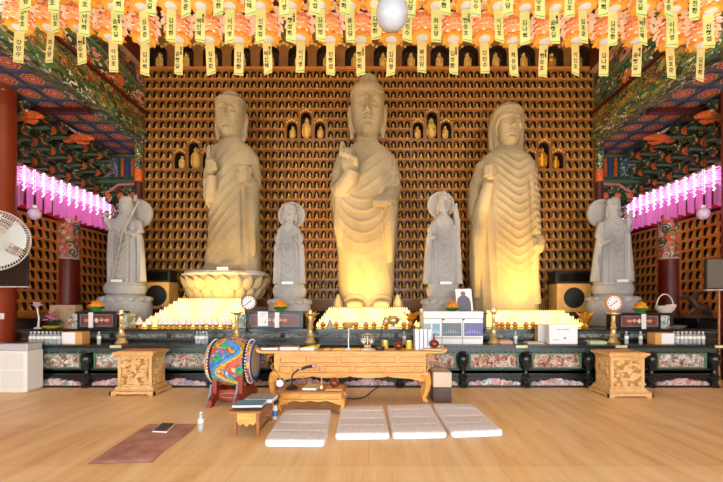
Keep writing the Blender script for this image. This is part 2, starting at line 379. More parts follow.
# side aisles, mirrored
SW = 7.8; SROW, SCOL, SZ0, SN = .248, .21, 1.3, 9
side_cells = {}
for s, nm in ((-1,'left'),(1,'right')):
    P = lambda u, z, d, s=s: (s*(SW+d), u, z)
    w = MB(); cells = []
    def sect(y0, n):
        for c in range(n):
            for r in range(SN):
                u0, z0 = y0+c*SCOL, SZ0+r*SROW
                arch_cell(w, P, u0, u0+SCOL, z0, z0+SROW, .074, z0+.13, .085, .18, z0+.03, 0, 1, 2)
                cells.append((u0+SCOL/2, z0+.03, c, r, y0))
        for r in range(SN+1):
            z0 = SZ0+r*SROW; a = [P(y0,z0-.012,-.03),P(y0,z0-.012,0),P(y0+n*SCOL,z0-.012,0),P(y0+n*SCOL,z0-.012,-.03)]
            w.hexa(a, [(p[0],p[1],p[2]+.03) for p in a], 2)
    sect(7.66, 10); sect(10.36, 8)
    def bx(u0,u1,d0,d1,z0,z1,mi=0): w.box(min(s*(SW+d0),s*(SW+d1)), max(s*(SW+d0),s*(SW+d1)), u0, u1, z0, z1, mi)
    bx(-2.5, 12.3, .18, .3, 0, 8.6, 1)
    bx(-1, 7.66, 0, .13, 0, SZ0+SN*SROW, 0); bx(12.04, 12.3, 0, .13, 0, 3.55, 0); bx(9.76, 10.36, .0, .13, 0, 3.55, 0)
    bx(7.66, 12.04, 0, .13, 0, SZ0-.012, 0); bx(-1, 12.3, -.03, .13, SZ0+SN*SROW+.018, 4.42, 3)
    struct(w.build('wall_'+nm, [M['sidewood'], M['wallback'], M['sideledge'], M['darkred']], smooth=30))
    side_cells[s] = cells
    # engaged pillar between the two niche fields
    m = MB(); m.lathe([(.27,0),(.26,2.62)], (s*(SW-.02),10.06,0), 24, 0); m.lathe([(.262,2.62),(.262,2.66)], (s*(SW-.02),10.06,0), 24, 2)
    m.lathe([(.262,2.66),(.262,3.75)], (s*(SW-.02),10.06,0), 24, 1)
    struct(m.build('column', [M['red'], M['dan_post'], M['whiteline']]))
    # red scalloped valance rail under the pink lanterns
    m = MB(); n = 60; pa = []; 
    for i in range(n+1):
        y = 7.4+4.8*i/n; q = abs(math.sin((y-10.06)/2.2*PI)); z = 3.46+.16*q**.6
        pa.append((y, z))
    for (y0,z0),(y1,z1) in zip(pa, pa[1:]):
        x0, x1 = s*(SW-.02), s*(SW-.14)
        m.hexa([(x0,y0,z0),(x1,y0,z0),(x1,y1,z1),(x0,y1,z1)], [(x0,y0,z0+.09),(x1,y0,z0+.09),(x1,y1,z1+.09),(x0,y1,z1+.09)], 0)
    struct(m.build('trim_2', M['brightred']))
    # lantern rail and eave board
    m = MB()
    m.box(min(s*7.52,s*7.9), max(s*7.52,s*7.9), 2, 12.3, 4.44, 4.52, 0); m.box(min(s*7.55,s*7.9), max(s*7.55,s*7.9), 2, 12.3, 4.34, 4.439, 1)
    struct(m.build('trim_3', [M['tan'], M['brightred']], smooth=0))
    # bracket sets, three tiers stepping inwards as they rise
    m = MB()
    for t in range(3):
        zt = 4.54+.36*t; xo = 7.86-.22*t
        m.box(min(s*(xo-.03),s*7.92), max(s*(xo-.03),s*7.92), 2, 12.3, zt, zt+.359, 0)
        m.box(min(s*(xo-.03),s*(xo-.11)), max(s*(xo-.03),s*(xo-.11)), 2, 12.3, zt+.28, zt+.345, 5)
        for i in range(20):
            y = 2.4+.5*i+(.25 if t == 1 else 0)
            if y > 12: continue
            prof = [(0,.0),(0,.2),(-.3,.24),(-.44,.32),(-.5,.25),(-.4,.12),(-.2,.03)]
            m.prism([(s*(xo-.03+px), zt+pz) for px, pz in prof], 'xz', y-.06, y+.06, 1)
            m.prism([(s*(xo-.03+px*1.02), zt+pz*.12-.01) for px, pz in prof], 'xz', y-.065, y+.065, 5)
            m.prism([(s*(xo-.03+px*1.02), zt+.1+pz*.74) for px, pz in prof[2:6]], 'xz', y-.062, y+.062, 0)
            m.lathe([(.004,-.02),(.075,-.012),(.085,.02)], (s*(xo-.44),y,zt+.2), 12, 2, 'x')
            m.lathe([(.004,-.085),(.09,-.08),(.1,-.066)], (s*(xo-.25),y,zt+.14), 12, 2, 'y')
            m.prism([(y-.22,zt+.16),(y-.15,zt+.08),(y+.15,zt+.08),(y+.22,zt+.16),(y+.22,zt+.24),(y-.22,zt+.24)], 'yz', s*(xo-.14), s*(xo-.24), 1)
            m.prism([(y-.22,zt+.24),(y+.22,zt+.24),(y+.22,zt+.27),(y-.22,zt+.27)], 'yz', s*(xo-.13), s*(xo-.25), 5)
    struct(m.build('trim_4', [M['dan_green'], M['green'], M['orange'], M['pinkline'], M['whiteline'], M['greenlite']], smooth=30))
    # low painted aisle ceiling with medallion panels
    m = MB(); m.box(min(s*5.74,s*7.9), max(s*5.74,s*7.9), 2, 12.3, 5.66, 5.74, 0)
    for i in range(20): m.box(min(s*5.98,s*7.3), max(s*5.98,s*7.3), 2+.5*i-.02, 2+.5*i+.02, 5.635, 5.66, 1)
    for x in (6.0, 6.5, 7.0): m.box(min(s*(x-.02),s*(x+.02)), max(s*(x-.02),s*(x+.02)), 2, 12.3, 5.638, 5.66, 1)
    struct(m.build('ceiling', [M['coffer'], mat('coffer rib blue', (62,62,120), .6, var=.2, vs=9)], smooth=0))
    # long painted beam over the aisle edge
    m = MB()
    def bb(x0, x1, z0, z1, mi): m.box(min(s*x0,s*x1), max(s*x0,s*x1), 2, 10.35 if False else 9.94, z0, z1, mi)
    bb(5.66, 5.98, 5.6, 5.9, 0); bb(5.72, 5.98, 5.9, 6.32, 1); bb(5.66, 5.98, 6.32, 6.38, 3); bb(5.74, 5.98, 6.38, 6.86, 2); bb(5.68, 5.98, 6.86, 6.92, 4); bb(5.74, 5.98, 6.92, 7.36, 5); bb(5.62, 6.0, 7.36, 7.4, 6); bb(5.62, 6.0, 7.4, 8.6, 3)
    struct(m.build('beam', [M['dan_stripe'], M['dan_band'], M['dan_fly'], M['darkred'], M['greenlite'], M['dan_beam'], M['tan']], smooth=0))
    # end frieze of the aisle
    m = MB()
    def eb(x0, x1, y0, z0, z1, mi): m.box(min(s*x0,s*x1), max(s*x0,s*x1), y0, y0+.2, z0, z1, mi)
    eb(5.86, 7.62, 10.8, 4.9, 5.62, 0); eb(6.0, 6.4, 10.78, 5.0, 5.5, 1); eb(6.95, 7.5, 10.78, 5.0, 5.5, 1); eb(6.5, 6.58, 10.78, 5.0, 5.5, 2); eb(6.64, 6.72, 10.78, 5.0, 5.5, 3); eb(6.78, 6.86, 10.78, 5.0, 5.5, 2)
    eb(5.86, 7.62, 10.76, 4.82, 4.9, 4); eb(5.86, 7.62, 10.76, 5.53, 5.6, 4); eb(5.86, 7.7, 10.9, 3.9, 4.85, 5)
    crv = [(5.9,4.72),(6.1,4.7),(6.4,4.78),(6.9,4.76),(7.1,4.6),(7.35,4.52)]
    m.tube([(s*x,10.74,z) for x, z in crv], .035, 6, 6)
    for i in range(5): m.prism([(s*(5.95+.33*i+dx), 4.2+dz) for dx, dz in ((0,.3),(.3,.3),(.24,.1),(.15,0),(.06,.1))], 'xz', 10.6, 10.9, 5 if i%2 else 7)
    for i in range(5): m.lathe([(.004,-.02),(.08,-.01),(.09,.02)], (s*(6.1+.33*i),10.6,4.42), 12, 2, 'y')
    struct(m.build('trim_5', [M['green'], M['dan_frieze'], M['orange'], mat('frieze blue', (60,66,130), .6), M['greenlite'], M['dan_green'], M['pinkline'], M['green']], smooth=30))
    # dark post beside the niche wall
    m = MB(); m.lathe([(.09,0),(.09,4.55)], (s*5.81,9.83,0), 20, 0); m.lathe([(.092,4.55),(.092,4.85)], (s*5.81,9.83,0), 20, 1); m.lathe([(.092,4.85),(.092,5.6)], (s*5.81,9.83,0), 20, 2)
    struct(m.build('column', [M['darkred'], M['orange'], M['dan_green']]))
    # big round hall column
    m = MB(); m.lathe([(.3,0),(.3,5.95)], (s*7.17,7.5,0), 32, 0); m.lathe([(.303,5.95),(.303,6.0)], (s*7.17,7.5,0), 32, 3); m.lathe([(.302,6.0),(.302,6.5)], (s*7.17,7.5,0), 32, 1); m.lathe([(.303,6.5),(.303,8.6)], (s*7.17,7.5,0), 32, 2)
    struct(m.build('column', [M['redcol'], M['dan_post'], M['dan_green'], M['whiteline']]))
    # dark red tie beam and the orange dragon head that ends it
    m = MB(); m.box(min(s*5.9,s*7.6), max(s*5.9,s*7.6), 8.16, 8.3, 5.5, 5.6); struct(m.build('beam', M['darkred'], smooth=0))
# dragon heads carved on the brackets
def dragon(name, loc, s, label):
    t = thing(name, label, 'dragon carving', loc, 'carved dragon heads on the painted brackets'); x, y, z = loc
    m = MB(); m.tube([(x+s*.35,y,z+.0),(x+s*.15,y-.02,z+.02),(x-s*.05,y-.05,z+.06),(x-s*.28,y-.1,z+.02),(x-s*.42,y-.12,z-.02)], [.06,.08,.1,.07,.03], 10)
    m.tube([(x,y-.05,z-.06),(x-s*.2,y-.1,z-.12),(x-s*.32,y-.12,z-.1)], [.05,.035,.02], 8)
    m.build('head', M['orange'], t)
    m = MB()
    for q in (-1, 1): m.tube([(x+s*.02,y+q*.08,z+.14),(x+s*.16,y+q*.12,z+.24),(x+s*.3,y+q*.12,z+.25)], [.03,.022,.006], 6)
    m.build('horn', M['whiteline'], t)
    m = MB()
    for q in (-1, 1): m.ell((x-s*.1,y-.06+q*.08,z+.1), (.03,.025,.03), 8, 6)
    m.build('eye', M['whiteline'], t)
for s in (-1, 1):
    sd = 'left' if s < 0 else 'right'
    dragon('dragon_head', (s*6.75, 9.1, 5.3), s, f'orange carved dragon head under the painted {sd} aisle ceiling, farther from the camera')
    dragon('dragon_head', (s*7.0, 8.0, 5.28), s, f'orange and white dragon head beside the dark red beam on the {sd}')
# ------------------------------------------------------------------ gilt figures in the niches
def seated(mb, c=(0,0,0), k=1.0, seg=8, face=(0,-1)):
    """little seated buddha: lotus base, crossed legs, torso with sleeves, head with topknot"""
    prof = [(.040,.034,.0,0),(.050,.040,.012,0),(.042,.034,.026,0),(.052,.046,.032,-.004),(.050,.044,.048,-.006),(.034,.028,.062,0),(.034,.026,.088,.002),(.028,.022,.106,.002),(.013,.014,.114,0),(.020,.022,.124,-.003),(.022,.024,.138,-.003),(.014,.014,.152,0),(.007,.007,.158,0),(.004,.004,.168,0)]
    fx, fy = face; rings = []
    for rx, ry, z, o in prof:
        r = []
        for j in range(seg):
            a = 2*PI*j/seg; lx, ly = rx*math.cos(a), ry*math.sin(a)+o     # local: front is -y
            r.append((c[0]+k*(-lx*fy - ly*fx), c[1]+k*(lx*fx - ly*fy), c[2]+k*z))
        rings.append(r)
    mb.loft(rings)
    return mb
m = MB(); seated(m, seg=10); ME_SEAT = m.mesh('buddha_figurine', M['gold_fig'], 60)
def px_of(c): return CX+(c-31.5)*7.0
def row_py(r): return Z2py(BZ0+(r+.5)*BH)
def Z2py(z): return CY-(z-H)/BY*F
cand = []
for r in range(NR):
    for c in range(NC):
        if (c, r) in skip: continue
        x, y = px_of(c), row_py(r)
        vis = True
        if 203 < x < 264 and y > 90: vis = False
        if 327 < x < 402 and y > 72: vis = False
        if 327 < x < 350 and y < 136: vis = True
        if 386 < x < 402 and y < 140: vis = True
        if 465 < x < 545 and y > 100: vis = False
        if 273 < x < 306 and y > 196: vis = False
        if 423 < x < 464 and y > 186: vis = False
        pr = abs(x-CX)
        if vis and 262 < x < 467: cand.append((0 if 70 < y < 290 else 1, pr, r, c))
        elif vis: cand.append((2, pr, r, c))
cand.sort(); first = set((r, c) for _, _, r, c in cand[:300])
rest = MB()
for r in range(NR):
    for c in range(NC):
        if (c, r) in skip: continue
        loc = (BX0+(c+.5)*BW, BY+.06, BZ0+r*BH+.026)
        if (r, c) in first:
            o = bpy.data.objects.new('buddha_figurine', ME_SEAT); COL.objects.link(o); o.location = loc
            tag(o, f'tiny gilt seated buddha in the back wall, {nth(NR-r)} niche row down, {nth(c+1)} from the left', 'figurine', 'tiny gilt buddhas in the back wall niches')
        else: seated(rest, loc, 1.0, 8)
tag(rest.build('buddha_figurines', M['gold_fig'], smooth=60), 'rows of tiny gilt seated buddhas filling the other back wall niches', 'figurines', kind='stuff')
for s, nm in ((-1,'left'),(1,'right')):
    mb = MB()
    for y, z, *_ in side_cells[s]: seated(mb, (s*(SW+.05), y, z), .85, 8, (-s, 0))
    tag(mb.build('buddha_figurines', M['gold_fig'], smooth=60), f'rows of tiny gilt seated buddhas in the {nm} side wall niches', 'figurines', kind='stuff')
def standing(mb):
    prof = [(.16,.13,.0,0),(.19,.15,.03,0),(.15,.12,.06,0),(.15,.10,.07,0),(.14,.10,.2,0),(.15,.10,.36,0),(.165,.11,.5,0),(.16,.11,.62,0),(.15,.09,.7,0),(.11,.07,.755,0),(.04,.04,.775,0),(.045,.045,.79,0),(.072,.08,.83,-.01),(.075,.085,.88,-.01),(.055,.06,.925,0),(.035,.035,.945,0),(.03,.03,.98,0),(.01,.01,1.0,0)]
    mb.loft([[(rx*math.cos(2*PI*j/14), ry*math.sin(2*PI*j/14)+o, z) for j in range(14)] for rx, ry, z, o in prof])
    mb.tube([(-.14,0,.66),(-.17,-.04,.54),(-.1,-.13,.5),(-.02,-.15,.56)], [.05,.05,.045,.03], 8)
    mb.tube([(.14,0,.66),(.18,-.04,.52),(.12,-.12,.46),(.05,-.16,.5)], [.05,.055,.05,.03], 8)
    for q in (-1,1): mb.tube([(q*.17,-.03,.5),(q*.18,-.02,.32),(q*.16,-.02,.14)], [.035,.04,.02], 6)
m = MB(); standing(m); ME_STAND = m.mesh('buddha_statuette', M['gold_fig'], 60); ME_STANDB = m.mesh('buddha_statuette', M['gold_bright'], 60)
def statuette(x, y, z, h, label, group, bright=False):
    t = thing('buddha_statuette', label, 'statuette', (x, y, z), group)
    o = child(ME_STANDB if bright else ME_STAND, 'body', t); o.scale = (h, h, h)
    mb = MB(); mb.lathe([(.001,-.01),(.1,-.01),(.11,0),(.1,.01),(.001,.01)], (0,.07,.88), 16, 0, 'y')
    o = child(HALO, 'halo', t); o.scale = (h, h, h)
    return t
m = MB(); m.lathe([(.001,-.01),(.1,-.01),(.112,0),(.1,.01),(.001,.01)], (0,.1,.88), 18, 0, 'y'); HALO = m.mesh('halo', M['gold_fig'], 40)
wh = ['left of the middle giant statue', 'right of the middle giant statue', 'left of the left giant statue', 'right of the right giant statue']
for i, (c, r0, nr) in enumerate(big):
    k, j = divmod(i, 3); pos = ('left', 'middle', 'right')[j]
    lab = f'gilt standing buddha in the {"tall" if j == 1 else pos} niche of three, {wh[k]}'
    statuette(BX0+(c+1)*BW, BY+.1, BZ0+r0*BH+.03, .58 if nr == 3 else .37, lab, 'gilt buddhas in the groups of three niches', k == 3)
for i, u in enumerate(tops):
    statuette(u, BY+.11, ztop+.05, .46, f'gilt standing buddha in the top niche row, {nth(i+1)} from the left', 'gilt buddhas in the top niche row', i >= len(tops)-2)

# ------------------------------------------------------------------ lotus lanterns with name tags
M['pet_w'] = mat('petal white', (252,238,214), .6, emit=.12, ecol=(255,226,190))
M['pet_p'] = mat('petal peach', (244,168,104), .6, emit=.08, ecol=(255,170,110))
M['pet_o'] = mat('petal tip', (226,104,40), .6, emit=.08, ecol=(240,96,40))
M['flower'] = mat('yellow lotus', (240,156,34), .55, emit=.1, ecol=(255,170,40))
M['flower2'] = mat('pale yellow lotus', (246,186,70), .55, emit=.1, ecol=(255,200,90))
M['disc'] = mat('lantern disc', (214,212,208), .4, emit=.1, ecol=(250,248,245))
M['tagpaper'] = mat('yellow tag paper', (204,182,108), .7, emit=.02, ecol=(240,216,120))
M['tagpale'] = mat('pale tag paper', (200,196,116), .7, emit=.02, ecol=(236,232,140))
M['taggreen'] = mat('tag green stroke', (96,140,70), .7)
def petal(mb, c, a, tilt, L, W, cup, mats):
    """a pointed petal rooted at c, heading out along azimuth a, raised by tilt"""
    d = Vector((math.cos(a)*math.cos(tilt), math.sin(a)*math.cos(tilt), math.sin(tilt))); sd = Vector((-math.sin(a), math.cos(a), 0)); nrm = sd.cross(d)
    rows = [(0,.45),(.3,.9),(.6,1.0),(.85,.62),(1.0,.06)]
    vs = []
    for t, wd in rows:
        for u in (-1,0,1):
            vs.append(tuple(Vector(c)+d*(L*t)+sd*(W*wd*u*.5)+nrm*(cup*(t*t*.9 - (1-abs(u))*.5*wd))))
    fs = []; b = len(mb.v); mb.v.extend(vs)
    for i in range(4):
        for j in range(2):
            mb.f.append((b+i*3+j, b+i*3+j+1, b+i*3+j+4, b+i*3+j+3)); mb.m.append(mats[i])
def lotus_meshes(k=1.0, mats=None, fmat=None, dmat=None):
    b = MB()
    for ring in range(6):
        z = -.10+.045*ring; t = (z+.01)/.15; r = .125*math.sqrt(max(.05, 1-t*t*.8)); n = 9 if 0 < ring < 5 else 8
        for j in range(n):
            a = 2*PI*(j+.5*(ring%2))/n
            ph = math.asin(max(-.9, min(.9, (z+.015)/.15))); tl = math.atan2(-math.cos(ph), math.sin(ph)+.42)
            petal(b, (r*.9*math.cos(a)*k, r*.9*math.sin(a)*k, (z+.045)*k), a, tl,     .082*k, .09*k, -.034*k, (2,0,0,0))
    b.lathe([(.07*k,-.13*k),(.11*k,-.06*k),(.115*k,.03*k),(.09*k,.1*k),(.03*k,.14*k)], seg=12, m=1)
    body = b.mesh('petals', mats, 60)
    f = MB()
    for L2, n, off, zz, mi in ((.115,8,0,-.132,0),(.085,8,.5,-.142,1)):
        for j in range(n): petal(f, (.04*k*math.cos(2*PI*(j+off)/n), .04*k*math.sin(2*PI*(j+off)/n), zz*k), 2*PI*(j+off)/n, .12, L2*k, .085*k, .018*k, (mi,)*4)
    fl = f.mesh('flower', fmat, 60)
    d = MB(); d.lathe([(.055*k,-.138*k),(.066*k,-.152*k),(.04*k,-.164*k),(.006*k,-.168*k)], seg=14); dc = d.mesh('disc', dmat, 50)
    return body, fl, dc
LB, LF, LD = lotus_meshes(1.0, [M['pet_w'], M['pet_p'], M['pet_o']], [M['flower'], M['flower2']], M['disc'])
def tag_mesh(pm, w=.1, h=.36, slant=.012):
    t = MB(); y = .0012
    t.prism([(-w/2, 0),(w/2, 0),(w/2,-h-slant),(-w/2,-h+slant)], 'xz', -y, y, 0)
    t.prism([(-w/2*.9,-h+slant+.018),(w/2*.9,-h-slant+.03),(w/2*.9,-h-slant+.018),(-w/2*.9,-h+slant+.012)], 'xz', -y*1.8, y*1.8, 1)
    return t.mesh('name_tag', pm, 0)
TG = [tag_mesh([M['tagpaper'], M['taggreen']], slant=sl) for sl in (.012,-.012,.004)]; TGP = [tag_mesh([M['tagpale'], M['taggreen']], w=.106, slant=sl) for sl in (.01,-.01)]
def text_mesh(txt, size, material, sub=2, name='lettering', spacing=1.0, align='CENTER', bold=.0014):
    cu = bpy.data.curves.new(name, 'FONT'); cu.body = txt; cu.size = size; cu.align_x = align; cu.align_y = 'TOP'; cu.space_line = spacing; cu.resolution_u = sub; cu.extrude = .0006; cu.offset = bold
    o = bpy.data.objects.new('tmp_text', cu); COL.objects.link(o)
    dg = bpy.context.evaluated_depsgraph_get(); me = bpy.data.meshes.new_from_object(o.evaluated_get(dg)); me.name = name
    bpy.data.objects.remove(o); bpy.data.curves.remove(cu); me.materials.clear(); me.materials.append(material)
    me.transform(Matrix.Rotation(PI/2, 4, 'X')); return me
names = ['김진환','박인혜','이기영','신정섭','정성희','김미경','류인담','김성환','강민수','최유담','한승호','이인호','김나희','윤정길','임호준']
TX = [text_mesh('\n'.join(n), .06, M['ink'], 1, spacing=1.15) for n in names]
TX2 = [text_mesh('\n'.join(n), .026, M['ink'], 1, spacing=.9) for n in ['불기이천','극락왕생','소원성취','가족건강']]
m = MB(); m.cyl((0,0,0), .003, .13, .6, 6); CORD = m.mesh('cord', M['darkred'])
# the first lantern with all its parts; the others are copies of it
def lantern(x, y, z, label, group, i, pale=False):
    t = thing('hanging_lotus_lantern', label, 'lantern', (x, y, z), group, rng.uniform(-.4,.4)); t.rotation_euler.x = rng.uniform(-.05,.05)
    child(LB, 'petals', t, rot=(0,0,rng.uniform(0,6))); child(LF, 'flower', t, rot=(0,0,rng.uniform(0,6))); child(LD, 'disc', t); child(CORD, 'cord', t)
    tg = child(rng.choice(TGP if pale else TG), 'name_tag', t, (rng.uniform(-.012,.012),.02,-.17), (0, rng.uniform(-.05,.05), rng.uniform(-.25,.25)-t.rotation_euler.z))
    small = i % 3 == 1
    child(TX[i % len(TX)], 'lettering', tg, (-.014 if small else 0, -.0022, -.1))
    if small: child(TX2[i % 4], 'lettering', tg, (.026, -.0022, -.05))
    return t
rowA = [(19,29),(50,29),(80,29),(111,38),(144,41),(178,40),(209,40),(239,41),(268,40),(300,39),(330,40),(361,40),(391.5,40),(422,39),(453,40),(484,40),(513,41),(545,42),(576.5,41),(605.6,42),(637,41),(671,45),(702,46)]
rowB = [(21,-2),(53,-2),(84,2),(114,8),(141.5,8),(171,8),(201,8),(230,7),(260,7),(291,6),(320,7),(350,7),(376,6),(408,7),(436,7),(466,7),(498,8),(525,9),(555,10),(584,9),(614,10),(643,10),(674,11),(710,13)]
rowC = [(25,-26),(55,-25),(83,-24),(118,-24),(151,-22),(184,-22),(217,-22),(251,-22),(282,-22),(315,-22),(347,-22),(380,-22),(412,-22),(444,-22),(476,-22),(508,-22),(541,-21),(572,-21),(605,-21),(642,-20),(670,-20),(698,-19)]
for nm, row, Y in (('back row', rowA, 4.3), ('middle row', rowB, 3.97), ('front row', rowC, 3.64)):
    wz = []
    for i, (px, py) in enumerate(row):
        x, z = X(px, Y), Z(py, Y)+.15
        side = 'from the left' 
        t_ = lantern(x, Y, z, f'lit orange lotus lantern with yellow name tag, {nm}, {nth(i+1)} {side}', 'lotus lanterns under the ceiling', i+len(nm), nm != 'back row')
        t_.scale = (.93,.93,.93) if Y < 4.2 else (.98,.98,.98); wz.append((x, Y, z+.55))
    m = MB(); m.tube([(wz[0][0]-.4, Y, wz[0][2])]+wz+[(wz[-1][0]+.4, Y, wz[-1][2])], .005, 5)
    tag(m.build('hanging_lantern_cable', M['darkred']), f'thin dark cable carrying the {nm} of orange lotus lanterns', 'cable')

# ------------------------------------------------------------------ pink lanterns along the side aisles
M['pk_a'] = mat('pink petal', (255,190,236), .6, emit=.3, ecol=(255,150,225))
M['pk_b'] = mat('pale pink petal', (255,232,250), .6, emit=.45, ecol=(255,190,240))
M['pk_tag'] = mat('pink tag paper', (238,160,214), .7, emit=.34, ecol=(236,135,205))  # plain paper given a glow of its own for the lantern light
M['pk_tagd'] = mat('deep pink tag paper', (220,140,196), .7, emit=.28, ecol=(215,115,185))  # same added glow, in a deeper pink
M['led'] = mat('white light bulb', (255,245,255), .4, emit=1.6, ecol=(255,220,248))
PBd, PF, PD = lotus_meshes(.9, [M['pk_b'], M['pk_a'], M['pk_a']], [M['pk_b'], M['pk_a']], M['led'])
m = MB(); m.prism([(-.088,0),(.088,0),(.088,-.46),(-.088,-.46)], 'xz', -.0015, .0015); PT = [m.mesh('name_tag', M['pk_tag'], 0), m.mesh('name_tag', M['pk_tagd'], 0)]
m = MB(); m.cyl((0,0,0), .003, .1, .24, 6); PC = m.mesh('cord', M['darkred'])
mb = MB()
for k in range(15):
    for q in (-1, 0, 1): mb.ell((.012*q+.016*math.sin(k*2.1), .012*math.cos(k*2.1), -.036*k), (.017,.012,.012), 6, 4)
LEDS = mb.mesh('bulbs', M['led'])
m = MB(); m.tube([(0,0,.03),(0,0,-.55)], .003, 5); LEDW = m.mesh('wire', M['white'])
for s, sd in ((-1,'left'),(1,'right')):
    for rr, xx, tn in ((0, 7.56, 'wall-side row'), (1, 7.32, 'hall-side row')):
        for i in range(14):
            y = (8.22 if rr else 8.42)+.236*i
            t = thing('hanging_pink_lantern', f'glowing pink lotus lantern on the {sd} aisle rail, {tn}, {nth(i+1)} from the front', 'lantern', (s*xx, y, 4.19), 'pink lanterns along the side aisles', rng.uniform(-.3,.3))
            child(PBd, 'petals', t); child(PF, 'flower', t); child(PC, 'cord', t)
            child(PT[rr], 'name_tag', t, (0,0,-.13 if rr == 0 else -.16), (0,0,s*.5+rng.uniform(-.15,.15)-t.rotation_euler.z))
    for i in range(14):
        t = thing('hanging_light_string', f'hanging string of white bulbs among the {sd} pink lanterns, {nth(i+1)} from the front', 'string lights', (s*7.2, 8.14+.245*i, 4.36), 'white bulb strings among the pink lanterns')
        child(LEDS, 'bulbs', t); child(LEDW, 'wire', t)
# globe lamps
def globe(name, x, y, z, r, label, matl, top):
    t = thing(name, label, 'lamp', (x, y, z))
    m = MB(); m.ell((x,y,z), (r,r,r*1.06), 28, 18); m.build('globe', matl, t, smooth=80)
    m = MB(); m.lathe([(.03,r*1.0),(.045,r*1.02),(.045,r*1.02+.05),(.01,r*1.02+.06)], (x,y,z), 16); m.build('cap', M['white'], t)
    m = MB(); m.tube([(x,y,z+r),(x,y,top)], .005, 6); m.build('cord', M['black'], t)
    m = MB(); m.lathe([(.002,-r*1.075),(.012,-r*1.06),(.012,-r*1.04)], (x,y,z), 8); m.build('finial', M['brass'], t)
M['opal'] = mat('opal globe', (178,182,190), .12)
M['opal_pinklit'] = mat('opal globe in pink light', (214,190,226), .2)  # white glass, with the lanterns' pink light tinted into its colour
globe('hanging_globe_lamp', X(392,3.3), 3.3, Z(13,3.3), .135, 'unlit white glass globe lamp hanging among the orange lanterns', M['opal'], 8.6)
for s, sd in ((-1,'left'),(1,'right')):
    globe('hanging_globe_lamp', s*6.86, 8.0, 3.33, .118, f'pale glass globe lamp below the {sd} row of pink lanterns', M['opal_pinklit'], 5.6)
# ------------------------------------------------------------------ stone statues
# drawn in a statue's own units: u across, q down, w towards the viewer; k metres to the unit
def sring(q, xl, xr, dF, dB, n=44, p=2.5):
    cx = (xl+xr)/2; hw = (xr-xl)/2; r = []
    for j in range(n):
        a = 2*PI*j/n; c, s = math.cos(a), math.sin(a); d = dF if s > 0 else dB
        r.append((cx+hw*math.copysign(abs(c)**(2/p), c), q, d*math.copysign(abs(s)**(2/p), s)))
    return r
def body_loft(mb, spec, n=44, p=2.5):
    """spec rows (q, xl, xr, dF, dB) from the bottom up, smoothed between"""
    spec = sorted(spec, key=lambda r: r[0]); q0, q1 = spec[0][0], spec[-1][0]; kw = lambda q: .99 if q < q0+.22*(q1-q0) else KW; spec = [(q, (a+b)/2+(a-b)/2*kw(q), (a+b)/2+(b-a)/2*kw(q), f, g) for q, a, b, f, g in spec]; A = np.array(spec, float); qs = np.linspace(A[0,0], A[-1,0], int((A[-1,0]-A[0,0])/2)+2)
    mb.loft([sring(q, *[np.interp(q, A[:,0], A[:,i]) for i in range(1,5)], n, p) for q in qs])
def head_loft(mb, cx, rows, n=36, p=2.2, w0=0):
    mb.loft([[(x, y, w+w0) for x, y, w in sring(q, cx-h, cx+h, dF, dB, n, p)] for q, h, dF, dB in rows])
KW = .945
def pj(p):
    f = 1-max(0, p[2])/F                   # a nearer point spreads in view: step it back towards the middle
    return (CX+(p[0]-CX)*f, CY+(p[1]-CY)*f, p[2])
def T(mb, pts, rad, seg=12): mb.tube([pj(p) for p in pts], rad, seg)
def E(mb, c, r): mb.ell(pj(c), r, 18, 12)
def G(x, s): return np.exp(-(x/s)**2)
def face(u, q, nw, u0, qt, qc):
    s = (qc-qt)/40.0; du = u-u0; au = np.abs(du); eye = qt+13.5*s; nb = qt+23*s; mo = qt+28.5*s; br = qt+8.5*s
    inz = (q > qt-2*s) & (q < qc+3*s) & (au < 17*s)
    t = np.clip((q-br)/(nb-br), 0, 1); fall = np.where(q > nb, G(q-nb, 1.1*s), np.where(q < br, G(q-br, 3*s), 1.0))
    d = 4.4*s*(.25+.75*t**1.3)*np.exp(-(du/((1.5+1.3*t**2)*s))**2)*fall
    d += -2.3*s*G(au-6.4*s, 4.4*s)*G(q-(eye-.6*s), 2.9*s)
    d += 1.7*s*G(au-6.6*s, 3.6*s)*G(q-(eye+.2*s), 1.6*s)
    d += -1.2*s*G(au-6.6*s, 3.8*s)*G(q-(eye+1.9*s), .6*s)
    d += 1.0*s*G(q-(br+.05*(au-6*s)**2/s), 1.1*s)*np.clip(1.3-au/(11*s), 0, 1)
    d += 1.7*s*G(du, 4.4*s)*G(q-(mo-1.2*s), 1.1*s)+1.9*s*G(du, 3.8*s)*G(q-(mo+1.7*s), 1.2*s)-1.5*s*G(du, 5.4*s)*G(q-mo, .6*s)
    d += 1.2*s*G(du, 4*s)*G(q-(qc-4*s), 2.6*s)-.9*s*G(du, 4*s)*G(q-(mo+4.4*s), 1.1*s)
    d += 1.0*s*np.exp(-(du**2+(q-(br-.5*s))**2)/(1.1*s)**2)
    return np.where(inz, d*(2.1 if s > .6 else 1.6), 0)*np.clip(nw*1.6, 0, 1)
